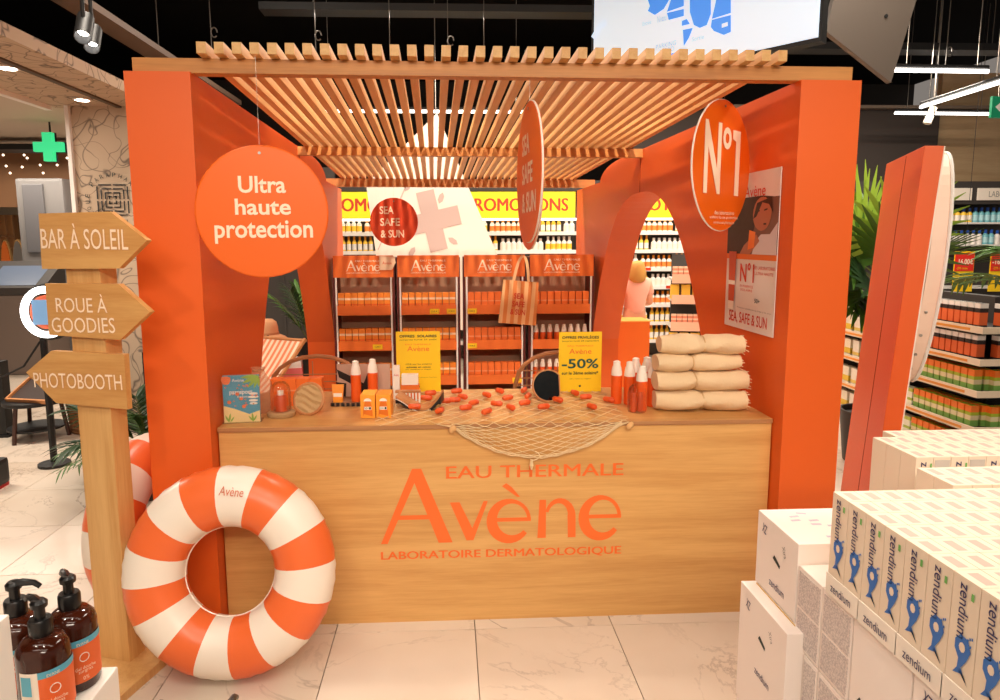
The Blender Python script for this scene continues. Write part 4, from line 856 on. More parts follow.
# ================================================================ SIGNPOST AND RINGS, LEFT FOREGROUND
SO = Vector((-1.325, 2.56, 0)); SR = R(-17)
sp = thing('signpost', 'wooden signpost with three arrow boards beside the left pillar', 'signpost', SO, SR)
Mi = (Matrix.Translation(SO) @ Matrix.Rotation(SR, 4, 'Z')).inverted(); sn = Matrix.Rotation(SR, 3, 'Z') @ Vector((0, -1, 0))
def onpost(x, y, off):
    o = SO+sn*off; d = ray(x, y); s_ = (o-CP).dot(sn)/d.dot(sn); p = Mi @ (CP+d*s_); return (p.x, p.z)
MB().box(-.075, .075, -.04, .04, .035, 1.66, 0, None, .003).build('post', POSTW, sp)
MB().box(-.3, .19, -.3, .1, 0, .035, 0, None, .002).build('base_plate', POSTW, sp)
ARW = [([(38.5, 213.5), (110, 211.5), (147, 240.5), (119, 268.5), (42, 269)], [('BAR À SOLEIL', (41, 128), (228, 249))]),
       ([(45, 283.5), (118.5, 284), (150, 312), (120, 340), (49, 335)], [('ROUE À', (56, 107), (297, 312)), ('GOODIES', (52, 115), (317, 332))]),
       ([(26, 372.5), (51, 351), (124, 354.5), (127.5, 409.5), (56, 403)], [('PHOTOBOOTH', (34, 122), (372, 387))])]
for pg, tx in ARW:
    P2 = [onpost(x, y, .065) for x, y in pg]; bd = MB().prism(P2, -.065, -.041).build('arrow_board', SIGNW, sp)
    for s_, (xa, xb), (ya, yb) in tx:
        ym = (ya+yb)/2; a, b_ = onpost(xa, ym+(0 if 'B' == s_[0] else .4), .066), onpost(xb, ym+(3 if s_ == 'PHOTOBOOTH' else 1), .066)
        hh = abs(onpost((xa+xb)/2, ya, .066)[1]-onpost((xa+xb)/2, yb, .066)[1])*(1.22 if 'À' in s_ else 1)
        ang_ = math.atan2(b_[1]-a[1], b_[0]-a[0])
        text(s_, math.hypot(b_[0]-a[0], b_[1]-a[1]), hh, CREAM_TXT, bd, ((a[0]+b_[0])/2, -.067, (a[1]+b_[1])/2+(hh*.1 if 'À' in s_ else 0)), (0, -ang_, 0))
RW = mat('ring_white_vinyl', rgb(246, 232, 216), .32); RO = mat('ring_orange_vinyl', rgb(240, 110, 52), .32)
def ring(label, loc, rot, Rm_, rt, seg=16, off=0.0, group=None):
    t = thing('swim_ring', label, 'swim ring', loc); t.rotation_euler = rot
    nu, nv = 96, 22; per = nu//seg
    def pt(i, j):
        a = 2*math.pi*i/nu+off; b_ = 2*math.pi*j/nv; sq = 1+.018*math.sin(a*40+b_*2)*max(0, math.cos(b_))**3
        rr_ = rt*sq; c_ = math.cos(b_); return ((Rm_+rr_*c_)*math.cos(a), rr_*math.sin(b_)*.92, (Rm_+rr_*c_)*math.sin(a))
    for half_, nm, m_ in ((0, 'orange_panel', RO), (1, 'white_panel', RW)):
        for sgm in range(half_, seg, 2):
            vs_ = [pt(sgm*per+i, j) for i in range(per+1) for j in range(nv)]
            fs_ = [(i*nv+j, (i+1)*nv+j, (i+1)*nv+(j+1) % nv, i*nv+(j+1) % nv) for i in range(per) for j in range(nv)]
            MB().add(vs_, fs_).build(nm, m_, t, smooth=True)
    MB().tube([((Rm_-rt*.99)*math.cos(2*math.pi*i/60), 0, (Rm_-rt*.99)*math.sin(2*math.pi*i/60)) for i in range(60)], .004, 5, 0, None, True).build('inner_seam', RW, t)
    return t
lean = R(-11)
c = px(230.5, 575.5, 'Y', 2.52)
OFF = R(90-11.25-6)
t = ring('large orange and white striped swim ring leaning on the left pillar', (c.x+.008, 2.50, .402), (lean, 0, 0), .288, .116, 16, OFF-2*math.pi/16)
text('Avène', .09, .035, mat('pale_orange_print', rgb(214, 120, 84), .5), t, (.035, -.108, .322), (R(-22), R(6), 0))
t = ring('orange and white swim ring mostly hidden behind the signpost', (-1.385, 3.02, .405), (R(90)*0, R(-8), R(82)), .275, .12, 16, .78)
# ================================================================ FOREGROUND: PUMP BOTTLES
AMBG = mat('amber_bottle', rgb(58, 22, 10), .12); PUMP = mat('black_pump', rgb(14, 12, 12), .3)
tb = thing('display_plinth', 'white display plinth under the brown pump bottles', 'plinth', (-.74, 1.06, 0))
MB().box(-.4, .1, -.3, .16, 0, .865, 0, None, .004).build('top_block', mat('white_plinth', rgb(244, 236, 226), .5), tb)
qx, qz = px(12, 640, 'Y', .9).x, px(6, 614, 'Y', .9).z
pp = MB().box(-.34, qx+.74, -.3, -.16, .867, qz, 0, None, .003)
tk = thing('white_carton', 'plain white carton at the lower left picture corner', 'box', (-.74, 1.06, 0)); pp.build('carton', MATS['white_plinth'], tk)
def pump(label, loc, rz, rh, top=True):
    t = thing('pump_bottle', label, 'bottle', loc, rz, 'brown pump bottles')
    r_ = .041; hb = .145
    MB().lathe([(r_*.94, 0), (r_, .006), (r_, hb*.82), (r_*.93, hb*.9), (r_*.7, hb*.975), (r_*.4, hb), (r_*.38, hb+.004)], 28).build('bottle_body', AMBG, t, smooth=True)
    def sector(a0, a1, z0, z1, rr_, nm, m_):
        n = 14; vs_ = []
        for i in range(n+1): a = R(a0+(a1-a0)*i/n); vs_ += [(rr_*math.cos(a), rr_*math.sin(a), z0), (rr_*math.cos(a), rr_*math.sin(a), z1)]
        MB().add(vs_, [(2*i, 2*i+2, 2*i+3, 2*i+1) for i in range(n)]).build(nm, m_, t, smooth=True)
    sector(-98, 10, .018, .098, r_+.0008, 'orange_label', mat('label_orange', rgb(238, 104, 44), .5)); sector(-98, 10, .088, .1, r_+.0012, 'blue_band', mat('label_blue', rgb(92, 172, 196), .5))
    sector(-140, -98, .018, .1, r_+.0008, 'white_label', CREAM); sector(-136, -112, .06, .094, r_+.0014, 'blue_print', MATS['label_blue'])
    for a, z, s_, w_, h_ in ((-66, .048, 'Gel douche', .034, .006), (-66, .04, 'surgras', .024, .006), (-66, .028, '0%', .01, .007), (-68, .093, 'EVANE', .02, .005)):
        q = R(a); text(s_, w_, h_, CREAM_TXT, t, ((r_+.0035)*math.cos(q), (r_+.0035)*math.sin(q), z), (0, 0, q+R(90)))
    q = R(-66); tr_ = MB().tube([(.008*math.cos(k*.5), 0, .008*math.sin(k*.5)) for k in range(13)], .0008, 4, 0, None, True).build('ring_print', CREAM, t, ((r_+.002)*math.cos(q), (r_+.002)*math.sin(q), .066), False, None, (0, 0, q+R(90)))
    for k in range(7): MB().box(-.006, .006, -.0003, .0003, 0, .0012).build('small_print', GREY, t, ((r_+.0015)*math.cos(R(-122)), (r_+.0015)*math.sin(R(-122)), .026+.004*k), False, None, (0, 0, R(-32)))
    hd = MB().lathe([(.0175, hb+.002), (.0185, hb+.006), (.0185, hb+.026), (.0165, hb+.03)], 18).lathe([(.0085, hb+.03), (.0085, hb+.048), (.013, hb+.05), (.0135, hb+.058), (.009, hb+.063)], 14).build('pump_collar', PUMP, t, smooth=True)
    M = Matrix.Translation((0, 0, hb+.056)) @ Matrix.Rotation(rh, 4, 'Z')
    MB().tube([(0, 0, 0), (-.016, 0, .004), (-.034, 0, .002), (-.044, 0, -.006)], [.0085, .007, .0052, .0045], 8, 0, M).build('pump_spout', PUMP, t, smooth=True)
    return t
pz = .867
pa, pb, pc = px(67, 573, 'Z', pz+.212), px(38, 597, 'Z', pz+.212), px(13, 579, 'Z', pz+.212)
pump('rightmost brown pump bottle with orange label on the white plinth', (pa.x, pa.y, pz), R(27), R(-75))
pump('front brown pump bottle with orange label on the white plinth', (pb.x, pb.y, pz), R(25), R(-60))
pump('left brown pump bottle partly behind the white carton', (pc.x, pc.y, pz), R(5), R(180))
tb2 = thing('display_plinth', 'low white plinth below the bottom picture edge', 'plinth', (-.42, .98, 0)); MB().box(-.12, .16, -.1, .1, 0, .73).build('top_block', MATS['white_plinth'], tb2)
def at_top(x, y, Y): p = px(x, y, 'Y', Y); return p
for k, (x, y, rh, nm) in enumerate(((226, 690, -100, 'rightmost'), (167, 703, -60, 'middle'), (117, 704, 200, 'leftmost'))):
    p = at_top(x, y, .99); pump(nm+' of three pump bottles cut off by the bottom picture edge', (p.x, .99, .731), R(10), R(rh))
# ================================================================ FOREGROUND: TOOTHPASTE PALLET
TPM = mat('toothpaste_carton', rgb(234, 214, 190), .5)
def topmark(m):
    N = m.node_tree.nodes; L = m.node_tree.links; tc = N.new('ShaderNodeTexCoord'); sp_ = N.new('ShaderNodeSeparateXYZ'); L.new(tc.outputs['Generated'], sp_.inputs[0])
    acc = None
    for ax, lo, hi in (('X', .3, .72), ('Y', .12, .82), ('Z', .995, 2)):
        for op, v in (('GREATER_THAN', lo), ('LESS_THAN', hi)):
            k = N.new('ShaderNodeMath'); k.operation = op; k.inputs[1].default_value = v; L.new(sp_.outputs[ax], k.inputs[0])
            if acc is None: acc = k.outputs[0]
            else: mm = N.new('ShaderNodeMath'); mm.operation = 'MULTIPLY'; L.new(acc, mm.inputs[0]); L.new(k.outputs[0], mm.inputs[1]); acc = mm.outputs[0]
    mx = N.new('ShaderNodeMix'); mx.data_type = 'RGBA'; L.new(acc, mx.inputs['Factor']); mx.inputs['A'].default_value = rgb(234, 214, 190); mx.inputs['B'].default_value = rgb(196, 170, 154)
    L.new(mx.outputs['Result'], N['Principled BSDF'].inputs['Base Color'])
topmark(TPM)
PX0, ZT, TW, TD, TH = .808, 1.14, .0445, .057, .185
tpb = MB().box(0, TW-.0012, 0, TD-.0015, 0, TH, 0, None, .001).mesh('toothpaste_box', TPM)
tps = MB().box(0, TD*.0+TW-.0012, 0, TD-.0015, 0, TH).mesh('toothpaste_box', mat('toothpaste_grey_back', rgb(196, 186, 176), .5))
NAVY = mat('navy_ink', rgb(40, 40, 92), .5); LGR = mat('light_green_ink', rgb(110, 178, 90), .5)
def tp(ix, y, z, face, label, group, x=None):
    t = thing('toothpaste_box', label, 'box', (x if x is not None else PX0+ix*TW, y, z), 0, group); link('carton', tpb, t)
    if face == 'L':
        text('zendium', TH*.5, .02, NAVY, t, (-.0012, TD*.5, TH*.7), (0, R(90), R(-90)), .004)
        b = MB(); b.step = .00005
        fp = [(a_*1.3, b_*1.25-.008) for a_, b_ in [(.0, .036), (.008, .05), (.013, .064), (.008, .078), (-.004, .08), (-.012, .07), (-.012, .058), (-.005, .047), (-.006, .034), (-.012, .024), (.004, .03), (.012, .018)]]
        MB().flat(fp, 0).build('fish_print', BLUE, t, (-.0012, TD*.42, .0), False, None, (0, 0, R(-90))); MB().flat(blob(.0, .072, .0065, .0085, 8), 0).build('fish_eye_print', TPM, t, (-.0018, TD*.42, 0), False, None, (0, 0, R(-90)))
        MB().box(-.0005, .0, -.0025, .0025, 0, .012).build('green_mark', LGR, t, (-.0012, TD*.22, TH*.84))
        for k, (a_, z_) in enumerate(((.014, .088), (.008, .08), (.01, .092), (.006, .094))): MB().box(-.0004, 0, -.0012, .0012, 0, .004).build('bubble_print', BLUE, t, (-.0013, a_, z_))
    elif face == 'F':
        text('zendium', TH*.55, .02, NAVY, t, (TW*.5, -.0012, TH*.66), (0, R(90), 0), .004); MB().box(0, .004, -.0005, 0, 0, .012).build('green_mark', LGR, t, (TW*.8, -.001, TH*.85))
    return t
rows = [1.327-TD*(k+1) for k in range(8)]; NTH = ['farthest', 'second', 'third', 'fourth', 'fifth', 'sixth', 'seventh', 'nearest']
for k, y in enumerate(rows):
    for i in range(10 if k < 5 else 7):
        if i == 0: tp(i, y, ZT-TH, 'L', f'{NTH[k]} front toothpaste box of the top tray, lettered zendium', 'toothpaste boxes with lettered side in view')
        else: tp(i, y, ZT-TH, None, f'cream toothpaste box, {NTH[k]} row of the front tray, only top showing', f'toothpaste boxes {NTH[k]} row')
    if k % 2 == 1:
        tr_ = thing('shelf_tray', f'{["farthest", "second", "third", "nearest"][k//2]} cream cardboard tray lettered zendium under the toothpaste boxes', 'tray', (PX0, y, 0))
        MB().box(-.003, TW*10, .001, 2*TD-.002, .917, ZT-TH-.001).box(-.004, -.0015, .001, 2*TD-.002, .917, ZT-TH+.006).build('cardboard', CREAM, tr_)
        text('zendium', .07, .019, NAVY, tr_, (-.0055, TD, .938), (0, 0, R(-90)))
for k, (y, x0, n) in enumerate(((1.345, 1.085, 6), (1.345+TD, 1.085, 6), (1.53, 1.135, 8), (1.53+TD, 1.135, 8), (1.53+2*TD, 1.135, 8), (1.53+3*TD, 1.2, 8))):
    if k in (0, 2, 3): b = thing('shelf_tray', ['cream cardboard tray under the second toothpaste block', '', 'cream cardboard tray under the rear toothpaste block', 'rear cream cardboard tray of the toothpaste pallet'][k], 'tray', (x0, y, 0)); MB().box(0, TW*8, 0, TD*(2 if k == 0 else 1 if k == 2 else 3)-.002, .917, ZT-TH-.001).build('cardboard', CREAM, b)
    for i in range(n):
        fc = 'F' if (k == 0 and i == 0) or (k == 2 and i in (0, 2, 4, 5)) else None
        o = tp(i, y, ZT-TH, fc, (('toothpaste box showing its zendium front at the corner of the middle block' if k == 0 else 'toothpaste box showing its zendium front, '+{0: 'leftmost', 2: 'second', 4: 'third', 5: 'fourth'}[i]+' lettered one in the rear row') if fc else f'cream toothpaste box in {["second", "third", "fourth", "fifth", "sixth", "last"][k]} row behind the front trays'), f'toothpaste boxes behind row {k}', x0+i*TW)
        if k == 2 and i in (1, 3): o['label'] = f'toothpaste box turned to show its grey back, {"left" if i == 1 else "right"} one'; MB().box(.003, TW-.004, -.0012, 0, .01, TH-.008).build('grey_panel', MATS['toothpaste_grey_back'], o); MB().tube([(TW*.5+.006*math.cos(a*.6), -.0016, .05+.006*math.sin(a*.6)) for a in range(11)], .0008, 4, 0, None, True).build('recycling_print', mat('green_print', rgb(60, 150, 80), .5), o)
CART = mat('white_carton_card', rgb(246, 232, 222), .6); SPK = mat('speckled_wrap', rgb(206, 192, 186), .6)
def speck(m):
    N = m.node_tree.nodes; L = m.node_tree.links; n = N.new('ShaderNodeTexNoise'); n.inputs['Scale'].default_value = 260; tc = N.new('ShaderNodeTexCoord'); L.new(tc.outputs['Object'], n.inputs['Vector'])
    r = ramp(N, [(.4, rgb(190, 176, 172)), (.6, rgb(226, 212, 204))]); L.new(n.outputs['Fac'], r.inputs['Fac']); L.new(r.outputs['Color'], N['Principled BSDF'].inputs['Base Color'])
speck(SPK)
def carton(label, x0, x1, y0, y1, z0, z1):
    t = thing('shipping_carton', label, 'box', (x0, y0, z0)); MB().box(0, x1-x0, 0, y1-y0, 0, z1-z0, 0, None, .002).build('carton', CART, t); return t
def prints(t, w_, zt, wordz=.04):
    text('zendium', .075, .02, NAVY, t, (-.001, w_*.45, wordz), (0, 0, R(-90)))
    MB().prism([(-.015, -.01), (.02, -.022), (.022, -.014), (-.008, .0)], 0, .0006).build('tube_print', INK, t, (-.001, w_*.5, zt-.08), False, None, (0, 0, R(-90)))
    text('XZ', .022, .024, NAVY, t, (-.001, w_*.82, zt-.035), (0, R(10), R(-90)), .01); text('Xtra', .028, .014, GREY, t, (-.001, w_*.3, zt-.05), (0, R(60), R(-90)))
t = carton('tall white zendium carton at the far corner of the pallet', .81, 1.18, 1.452, 1.656, .766, .962); prints(t, .2, .196)
for k in range(18): rr2 = random.Random(k); MB().box(-.012, .012, -.004, .004, 0, .0006).build('top_print', mat('violet_print', rgb(206, 186, 200), .6), t, (rr2.uniform(.03, .33), rr2.uniform(.02, .18), .196), False, None, (0, 0, rr2.uniform(-.3, .3)))
t = carton('white zendium carton on the lower pallet layer, partly under the tall carton', .772, 1.15, 1.41, 1.656, .44, .764); prints(t, .24, .32, .14)
MB().box(0, .001, 0, .2, 0, .004).build('tape', mat('yellow_tape', rgb(226, 182, 100), .5), t, (.034, .03, .3235))
def pack(label, y0, y1, z0, z1):
    t = carton(label, .812, 1.18, y0, y1, z0, z1); n = 2 
    for i in range(1):
        for j in range(n): hh = (z1-z0-.012)/n; MB().box(-.0012, 0, .006, (y1-y0)-.006, 0, hh-.006).build('speckled_panel', SPK, t, (0, 0, .008+j*hh))
    return t
pack('upper speckled pack nearest the tall white carton', 1.348, 1.448, .72, .913); pack('upper speckled pack right of the first one', 1.236, 1.344, .72, .913)
pack('lower speckled pack nearest the tall white carton', 1.348, 1.408, .44, .716); pack('lower speckled pack right of the first one', 1.236, 1.344, .44, .716)
t = carton('plain white carton under the third toothpaste tray', .812, 1.18, 1.06, 1.232, .56, .913); text('zendium', .07, .018, NAVY, t, (-.001, .05, .05), (0, 0, R(-90))); MB().prism([(-.015, -.01), (.02, -.022), (.022, -.014), (-.008, .0)], 0, .0006).build('tube_print', INK, t, (-.001, .13, .2), False, None, (0, 0, R(-90)))
t = carton('plain white carton under the nearest toothpaste tray', .812, 1.18, .88, 1.056, .56, .913); prints(t, .17, .36, .12)
carton('white base carton carrying the near end of the pallet', .79, 1.6, .86, 1.232, .142, .556); carton('white base carton carrying the far end of the pallet', .775, 1.6, 1.236, 1.656, .142, .436)
carton('white carton behind the tall carton under the rear trays', 1.185, 1.6, 1.236, 1.75, .44, .913)
carton('white carton filling the near right of the pallet', 1.185, 1.6, .86, 1.232, .56, .913)
t = thing('pallet', 'wooden pallet under the toothpaste cartons', 'pallet', (.78, .86, 0))
for k in range(4): MB().box(0, .85, .02+.23*k, .16+.23*k, .12, .14).build('deck_board', POSTW, t)
for k in range(3): MB().box(.02+.36*k, .11+.36*k, 0, .88, .0, .12).build('bearer', POSTW, t)
# ================================================================ LEANING ORANGE PANEL, OVAL BOARD, PALMS (RIGHT)
t = thing('leaning_panel', 'tall narrow orange panel leaning beyond the right pillar', 'panel', (2.025, 3.045, 0)); t.rotation_euler = (0, R(3.5), R(-23))
MB().box(0, .075, 0, .80, 0, 2.08, 0, None, .003).build('board', ORANGE, t); MB().box(.075, .081, .004, .79, 0, 2.079).build('white_backing', CREAM, t)
MB().box(-.0015, 0, .33, .335, 0, 2.07).build('panel_seam', MATS['dark_seam'], t); t.location.z = .006
t2 = thing('oval_board', 'cream oval board with screw heads along its rim beside the leaning panel', 'board', (2.19, 2.975, 1.52)); t2.rotation_euler = (0, R(3.5), R(-23))
M = Matrix.Rotation(R(90), 4, 'Z')
ov = [(.27*math.cos(a), .56*math.sin(a)) for a in [2*math.pi*i/48 for i in range(48)]]
MB().prism(ov, -.07, -.004, 0, M @ Matrix.Translation((.30, 0, 0)) @ Matrix.Identity(4)).build('rim', mat('cream_rim', rgb(240, 206, 184), .5), t2, smooth=False)
MB().prism([(x*.93, z*.965) for x, z in ov], -.076, -.07, 0, M @ Matrix.Translation((.30, 0, 0))).build('face', mat('pink_face', rgb(206, 150, 130), .5), t2)
MB().tube([(.07, .30+x*1.005, z*1.005) for x, z in ov], .008, 6, 0, None, True).build('white_edge', WHITE, t2)
for k in range(12): a = R(200+k*13); MB().lathe([(.007, -.003), (.007, .004), (.003, .006)], 8, 0, Matrix.Translation((.027, .30+.27*math.cos(a), .56*math.sin(a))) @ Vector((0, math.cos(a), math.sin(a)*.5)).to_track_quat('Z', 'Y').to_matrix().to_4x4()).build('screw', STEEL, t2)
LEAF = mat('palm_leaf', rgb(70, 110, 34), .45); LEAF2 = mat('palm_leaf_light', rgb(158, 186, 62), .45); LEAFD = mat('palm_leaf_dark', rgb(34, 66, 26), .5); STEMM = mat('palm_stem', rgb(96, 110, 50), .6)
def leaflet(b, p, d, up, L_, w_, droop=.3):
    d = d.normalized(); s_ = d.cross(up).normalized(); pts = []; K = 4
    for i in range(K+1):
        f = i/K; c_ = p+d*L_*f-Vector((0, 0, 1))*droop*L_*f*f; ww = w_*math.sin(math.pi*min(.98, .12+f*.86))**.8
        pts.append((c_-s_*ww+Vector((0, 0, ww*.35)), c_, c_+s_*ww+Vector((0, 0, ww*.35))))
    for (a, m_, c_), (a2, m2, c2) in zip(pts, pts[1:]): b.add([a, m_, c_, a2, m2, c2], [(0, 1, 4, 3), (1, 2, 5, 4)])
def feather(t, base, az, el, L_, m, n=16, lw=.012, ll=.3, droop=.5):
    rr_ = random.Random(int(az*100+el*37)); b = MB(); d0 = Vector((math.cos(az)*math.cos(el), math.sin(az)*math.cos(el), math.sin(el))); pts = [base+d0*L_*f-Vector((0, 0, 1))*droop*L_*f*f for f in [i/12 for i in range(13)]]
    for i in range(n):
        f = .22+.78*i/n; p = base+d0*L_*f-Vector((0, 0, 1))*droop*L_*f*f; tg = (d0-Vector((0, 0, 2*droop*f))).normalized(); sd = tg.cross(Vector((0, 0, 1))).normalized()
        for s_ in (-1, 1): leaflet(b, p, tg*.7+sd*s_*(1.0-.45*f)+Vector((0, 0, rr_.uniform(0, .25))), Vector((0, 0, 1)), ll*(1-.5*abs(f-.5)), lw, .35)
    o = b.build('frond', m, t, smooth=True); MB().tube(pts, [.007*(1-.75*i/12) for i in range(13)], 5).build('stem', STEMM, o); return o
def fan(t, base, az, el, Lp, Lf, m, n=22, w_=.02, sp_=250, roll=0):
    d0 = Vector((math.cos(az)*math.cos(el), math.sin(az)*math.cos(el), math.sin(el))); tip = base+d0*Lp; b = MB()
    sd = d0.cross(Vector((0, 0, 1))).normalized(); upv = sd.cross(d0); sd = (sd*math.cos(roll)+upv*math.sin(roll)); nn_ = d0.cross(sd)
    for i in range(n): a = R(-sp_/2+sp_*i/(n-1)); leaflet(b, tip, d0*math.cos(a)+sd*math.sin(a), nn_, Lf*(.8+.2*math.cos(a/1.5)), w_, .06)
    o = b.build('fan_leaf', m, t, smooth=True); MB().tube([base, base.lerp(tip, .5)+Vector((0, 0, .03)), tip], [.009, .007, .005], 5).build('stem', STEMM, o); return o
def pot(t, r_, h_, m): MB().lathe([(r_*.75, 0), (r_*.8, .01), (r_, h_), (r_*.93, h_), (r_*.9, h_-.04), (0, h_-.045)], 20).build('pot', m, t, smooth=True)
POTM = mat('dark_pot', rgb(36, 32, 30), .5)
t = thing('fan_palm', 'bright green potted fan palm between the right pillar and leaning panel', 'plant', (3.13, 4.75, 0)); pot(t, .2, .4, POTM); MB().tube([(0, 0, .35), (.0, .0, 1.35)], [.045, .035], 8).build('trunk', mat('palm_trunk', rgb(110, 84, 58), .8), t)
BP = Vector((0, 0, 1.33))
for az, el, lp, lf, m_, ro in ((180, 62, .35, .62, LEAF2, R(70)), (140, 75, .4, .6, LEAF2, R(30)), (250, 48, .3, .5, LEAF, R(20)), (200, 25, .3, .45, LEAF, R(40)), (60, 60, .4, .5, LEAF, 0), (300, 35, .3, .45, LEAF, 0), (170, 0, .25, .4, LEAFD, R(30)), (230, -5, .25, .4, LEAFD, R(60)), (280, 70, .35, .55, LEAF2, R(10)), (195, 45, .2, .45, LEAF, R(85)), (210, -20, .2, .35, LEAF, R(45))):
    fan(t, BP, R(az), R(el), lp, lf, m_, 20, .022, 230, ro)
t = thing('feather_palm', 'potted palm with long drooping leaflets behind the oval board', 'plant', (3.2, 3.35, 0)); pot(t, .2, .42, POTM); MB().tube([(0, 0, .38), (.02, 0, 1.36)], [.04, .03], 8).build('trunk', MATS['palm_trunk'], t)
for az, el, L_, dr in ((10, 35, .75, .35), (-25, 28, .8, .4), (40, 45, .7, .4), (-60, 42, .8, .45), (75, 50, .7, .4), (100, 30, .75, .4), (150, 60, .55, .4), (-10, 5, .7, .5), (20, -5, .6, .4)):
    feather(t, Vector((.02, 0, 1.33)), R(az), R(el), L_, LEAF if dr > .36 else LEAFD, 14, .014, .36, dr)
# ================================================================ SEEN THROUGH THE RIGHT ARCH
a, b_ = px(621, 321, 'Y', 6.5), px(650, 321, 'Y', 6.5)
t = thing('orange_podium', 'plain orange podium standing outside the right arch', 'podium', ((a.x+b_.x)/2, 6.5, 0)); hw = (b_.x-a.x)/2
MB().box(-hw-.04, hw, 0, .3, 0, a.z-.012).build('body', mat('podium_orange', rgb(238, 112, 24), .5), t); MB().box(-hw-.045, hw+.005, -.004, .304, a.z-.012, a.z).build('top', mat('podium_top_lit', rgb(250, 176, 84), .5), t)  # light falling on the top is painted in as a paler orange
t = thing('product_stand', 'tilted white shelf stand of striped packs seen through the right arch', 'shelving', (px(690, 300, 'Y', 8.1).x, 8.1, 0), R(-12))
MB().box(-.2, .45, .25, .3, 0, 1.48).build('back_panel', DARK, t); 
SPK2 = [('orange striped pack', banded('pack_orange_stripe', rgb(236, 190, 160), [(.15, .5, rgb(222, 130, 96)), (.65, .85, rgb(222, 130, 96))])), ('yellow bottle pack', mat('pack_yellow_plain', rgb(240, 190, 60), .5))]
spm = [MB().box(-.028, .028, -.03, .03, 0, .14).mesh('product_box', SPK2[0][1]), MB().box(-.05, .05, -.03, .03, 0, .17).mesh('product_box', SPK2[1][1])]
Mt = t.matrix_basis.copy()
for k, z in enumerate((1.2, .95, .62, .36)):
    MB().box(-.24, .45, -.16, .25, z-.03, z).build('shelf', SHELFW, t); MB().box(-.24, .3, -.175, -.16, z-.06, z+.05).build('shelf_lip', mat('striped_lip', rgb(226, 170, 140), .5), t)
    for q in range(7):
        kd = 0 if (k % 2 == 0) else 1
        if kd == 1 and q > 3: continue
        p = Matrix.Rotation(R(-12), 3, 'Z') @ Vector((-.2+q*(.064 if kd == 0 else .13), -.1, z+.001))
        o = link('product_box', spm[kd], None, t.location+p, None, (0, 0, R(-12))); tag(o, f'{SPK2[kd][0]} on {ORD[k]} shelf of the stand seen through right arch', 'box', f'packs {ORD[k]} shelf of arch stand')
# person browsing, from behind
PY = 7.15; pxm = px(634.5, 300, 'Y', PY).x; hd_top = px(637, 256.5, 'Y', PY).z
t = thing('person', 'person with blond hair in pink T-shirt browsing shelves, seen from behind', 'person', (pxm, PY, 0), R(12))
S_ = (hd_top)/1.66
def skin(name, joints, edges, m, root=0, sub=2):
    me = bpy.data.meshes.new(name); me.from_pydata([Vector(j[:3])*S_ for j in joints], edges, []); o = link(name, me, t)
    md = o.modifiers.new('skin', 'SKIN'); md.use_smooth_shade = True
    lay = me.skin_vertices[0].data
    for i, j in enumerate(joints): rx = j[3]*S_; lay[i].radius = (rx, (j[4] if len(j) > 4 else j[3])*S_); lay[i].use_root = (i == root)
    o.modifiers.new('sub', 'SUBSURF').levels = sub; o.modifiers['sub'].render_levels = sub; me.materials.append(m); return o
SKIN = mat('skin', rgb(222, 160, 126), .55); PINK = mat('pink_shirt', rgb(240, 176, 152), .85); TROU = mat('beige_trousers', rgb(222, 190, 156), .85); HAIR = mat('blond_hair', rgb(198, 146, 70), .6)
J = [(0, 0, .95, .13, .1), (0, .0, 1.12, .115, .085), (0, .0, 1.3, .14, .09), (0, .0, 1.40, .06, .055), (0, .0, 1.47, .05), (0, .01, 1.55, .075, .085), (0, .01, 1.61, .055, .065),
     (-.16, 0, 1.36, .05), (-.22, .02, 1.12, .04), (-.2, .12, .92, .032), (.16, 0, 1.36, .05), (.23, .03, 1.1, .04), (.26, .24, 1.06, .03),
     (-.09, 0, .88, .08), (-.1, -.01, .5, .055), (-.1, .02, .1, .04), (-.1, .04, .045, .04), (-.1, .16, .035, .035), (.09, 0, .88, .08), (.1, -.01, .5, .055), (.1, .02, .1, .04), (.1, .04, .045, .04), (.1, .16, .035, .035)]
J += [(.27, .31, 1.06, .026, .018), (.262, .35, 1.075, .009), (.262, .385, 1.08, .007), (.274, .355, 1.075, .009), (.275, .395, 1.078, .007), (.286, .352, 1.07, .009), (.288, .388, 1.07, .007), (.296, .345, 1.06, .008), (.299, .373, 1.056, .006), (.25, .31, 1.07, .009), (.243, .335, 1.08, .007)]
n0 = 23
E_ = [(0, 1), (1, 2), (2, 3), (3, 4), (4, 5), (5, 6), (2, 7), (7, 8), (8, 9), (2, 10), (10, 11), (11, 12), (0, 13), (13, 14), (14, 15), (15, 16), (16, 17), (0, 18), (18, 19), (19, 20), (20, 21), (21, 22),
      (12, n0), (n0, n0+1), (n0+1, n0+2), (n0, n0+3), (n0+3, n0+4), (n0, n0+5), (n0+5, n0+6), (n0, n0+7), (n0+7, n0+8), (12, n0+9), (n0+9, n0+10)]
J += [(-.2, .17, .84, .026, .018), (-.19, .185, .79, .009), (-.19, .19, .755, .007), (-.203, .19, .785, .009), (-.203, .195, .745, .007), (-.215, .185, .79, .009), (-.215, .19, .755, .007), (-.18, .16, .82, .009), (-.172, .165, .79, .007)]
m0 = n0+11; E_ += [(9, m0), (m0, m0+1), (m0+1, m0+2), (m0, m0+3), (m0+3, m0+4), (m0, m0+5), (m0+5, m0+6), (9, m0+7), (m0+7, m0+8)]
skin('body', J, E_, SKIN)
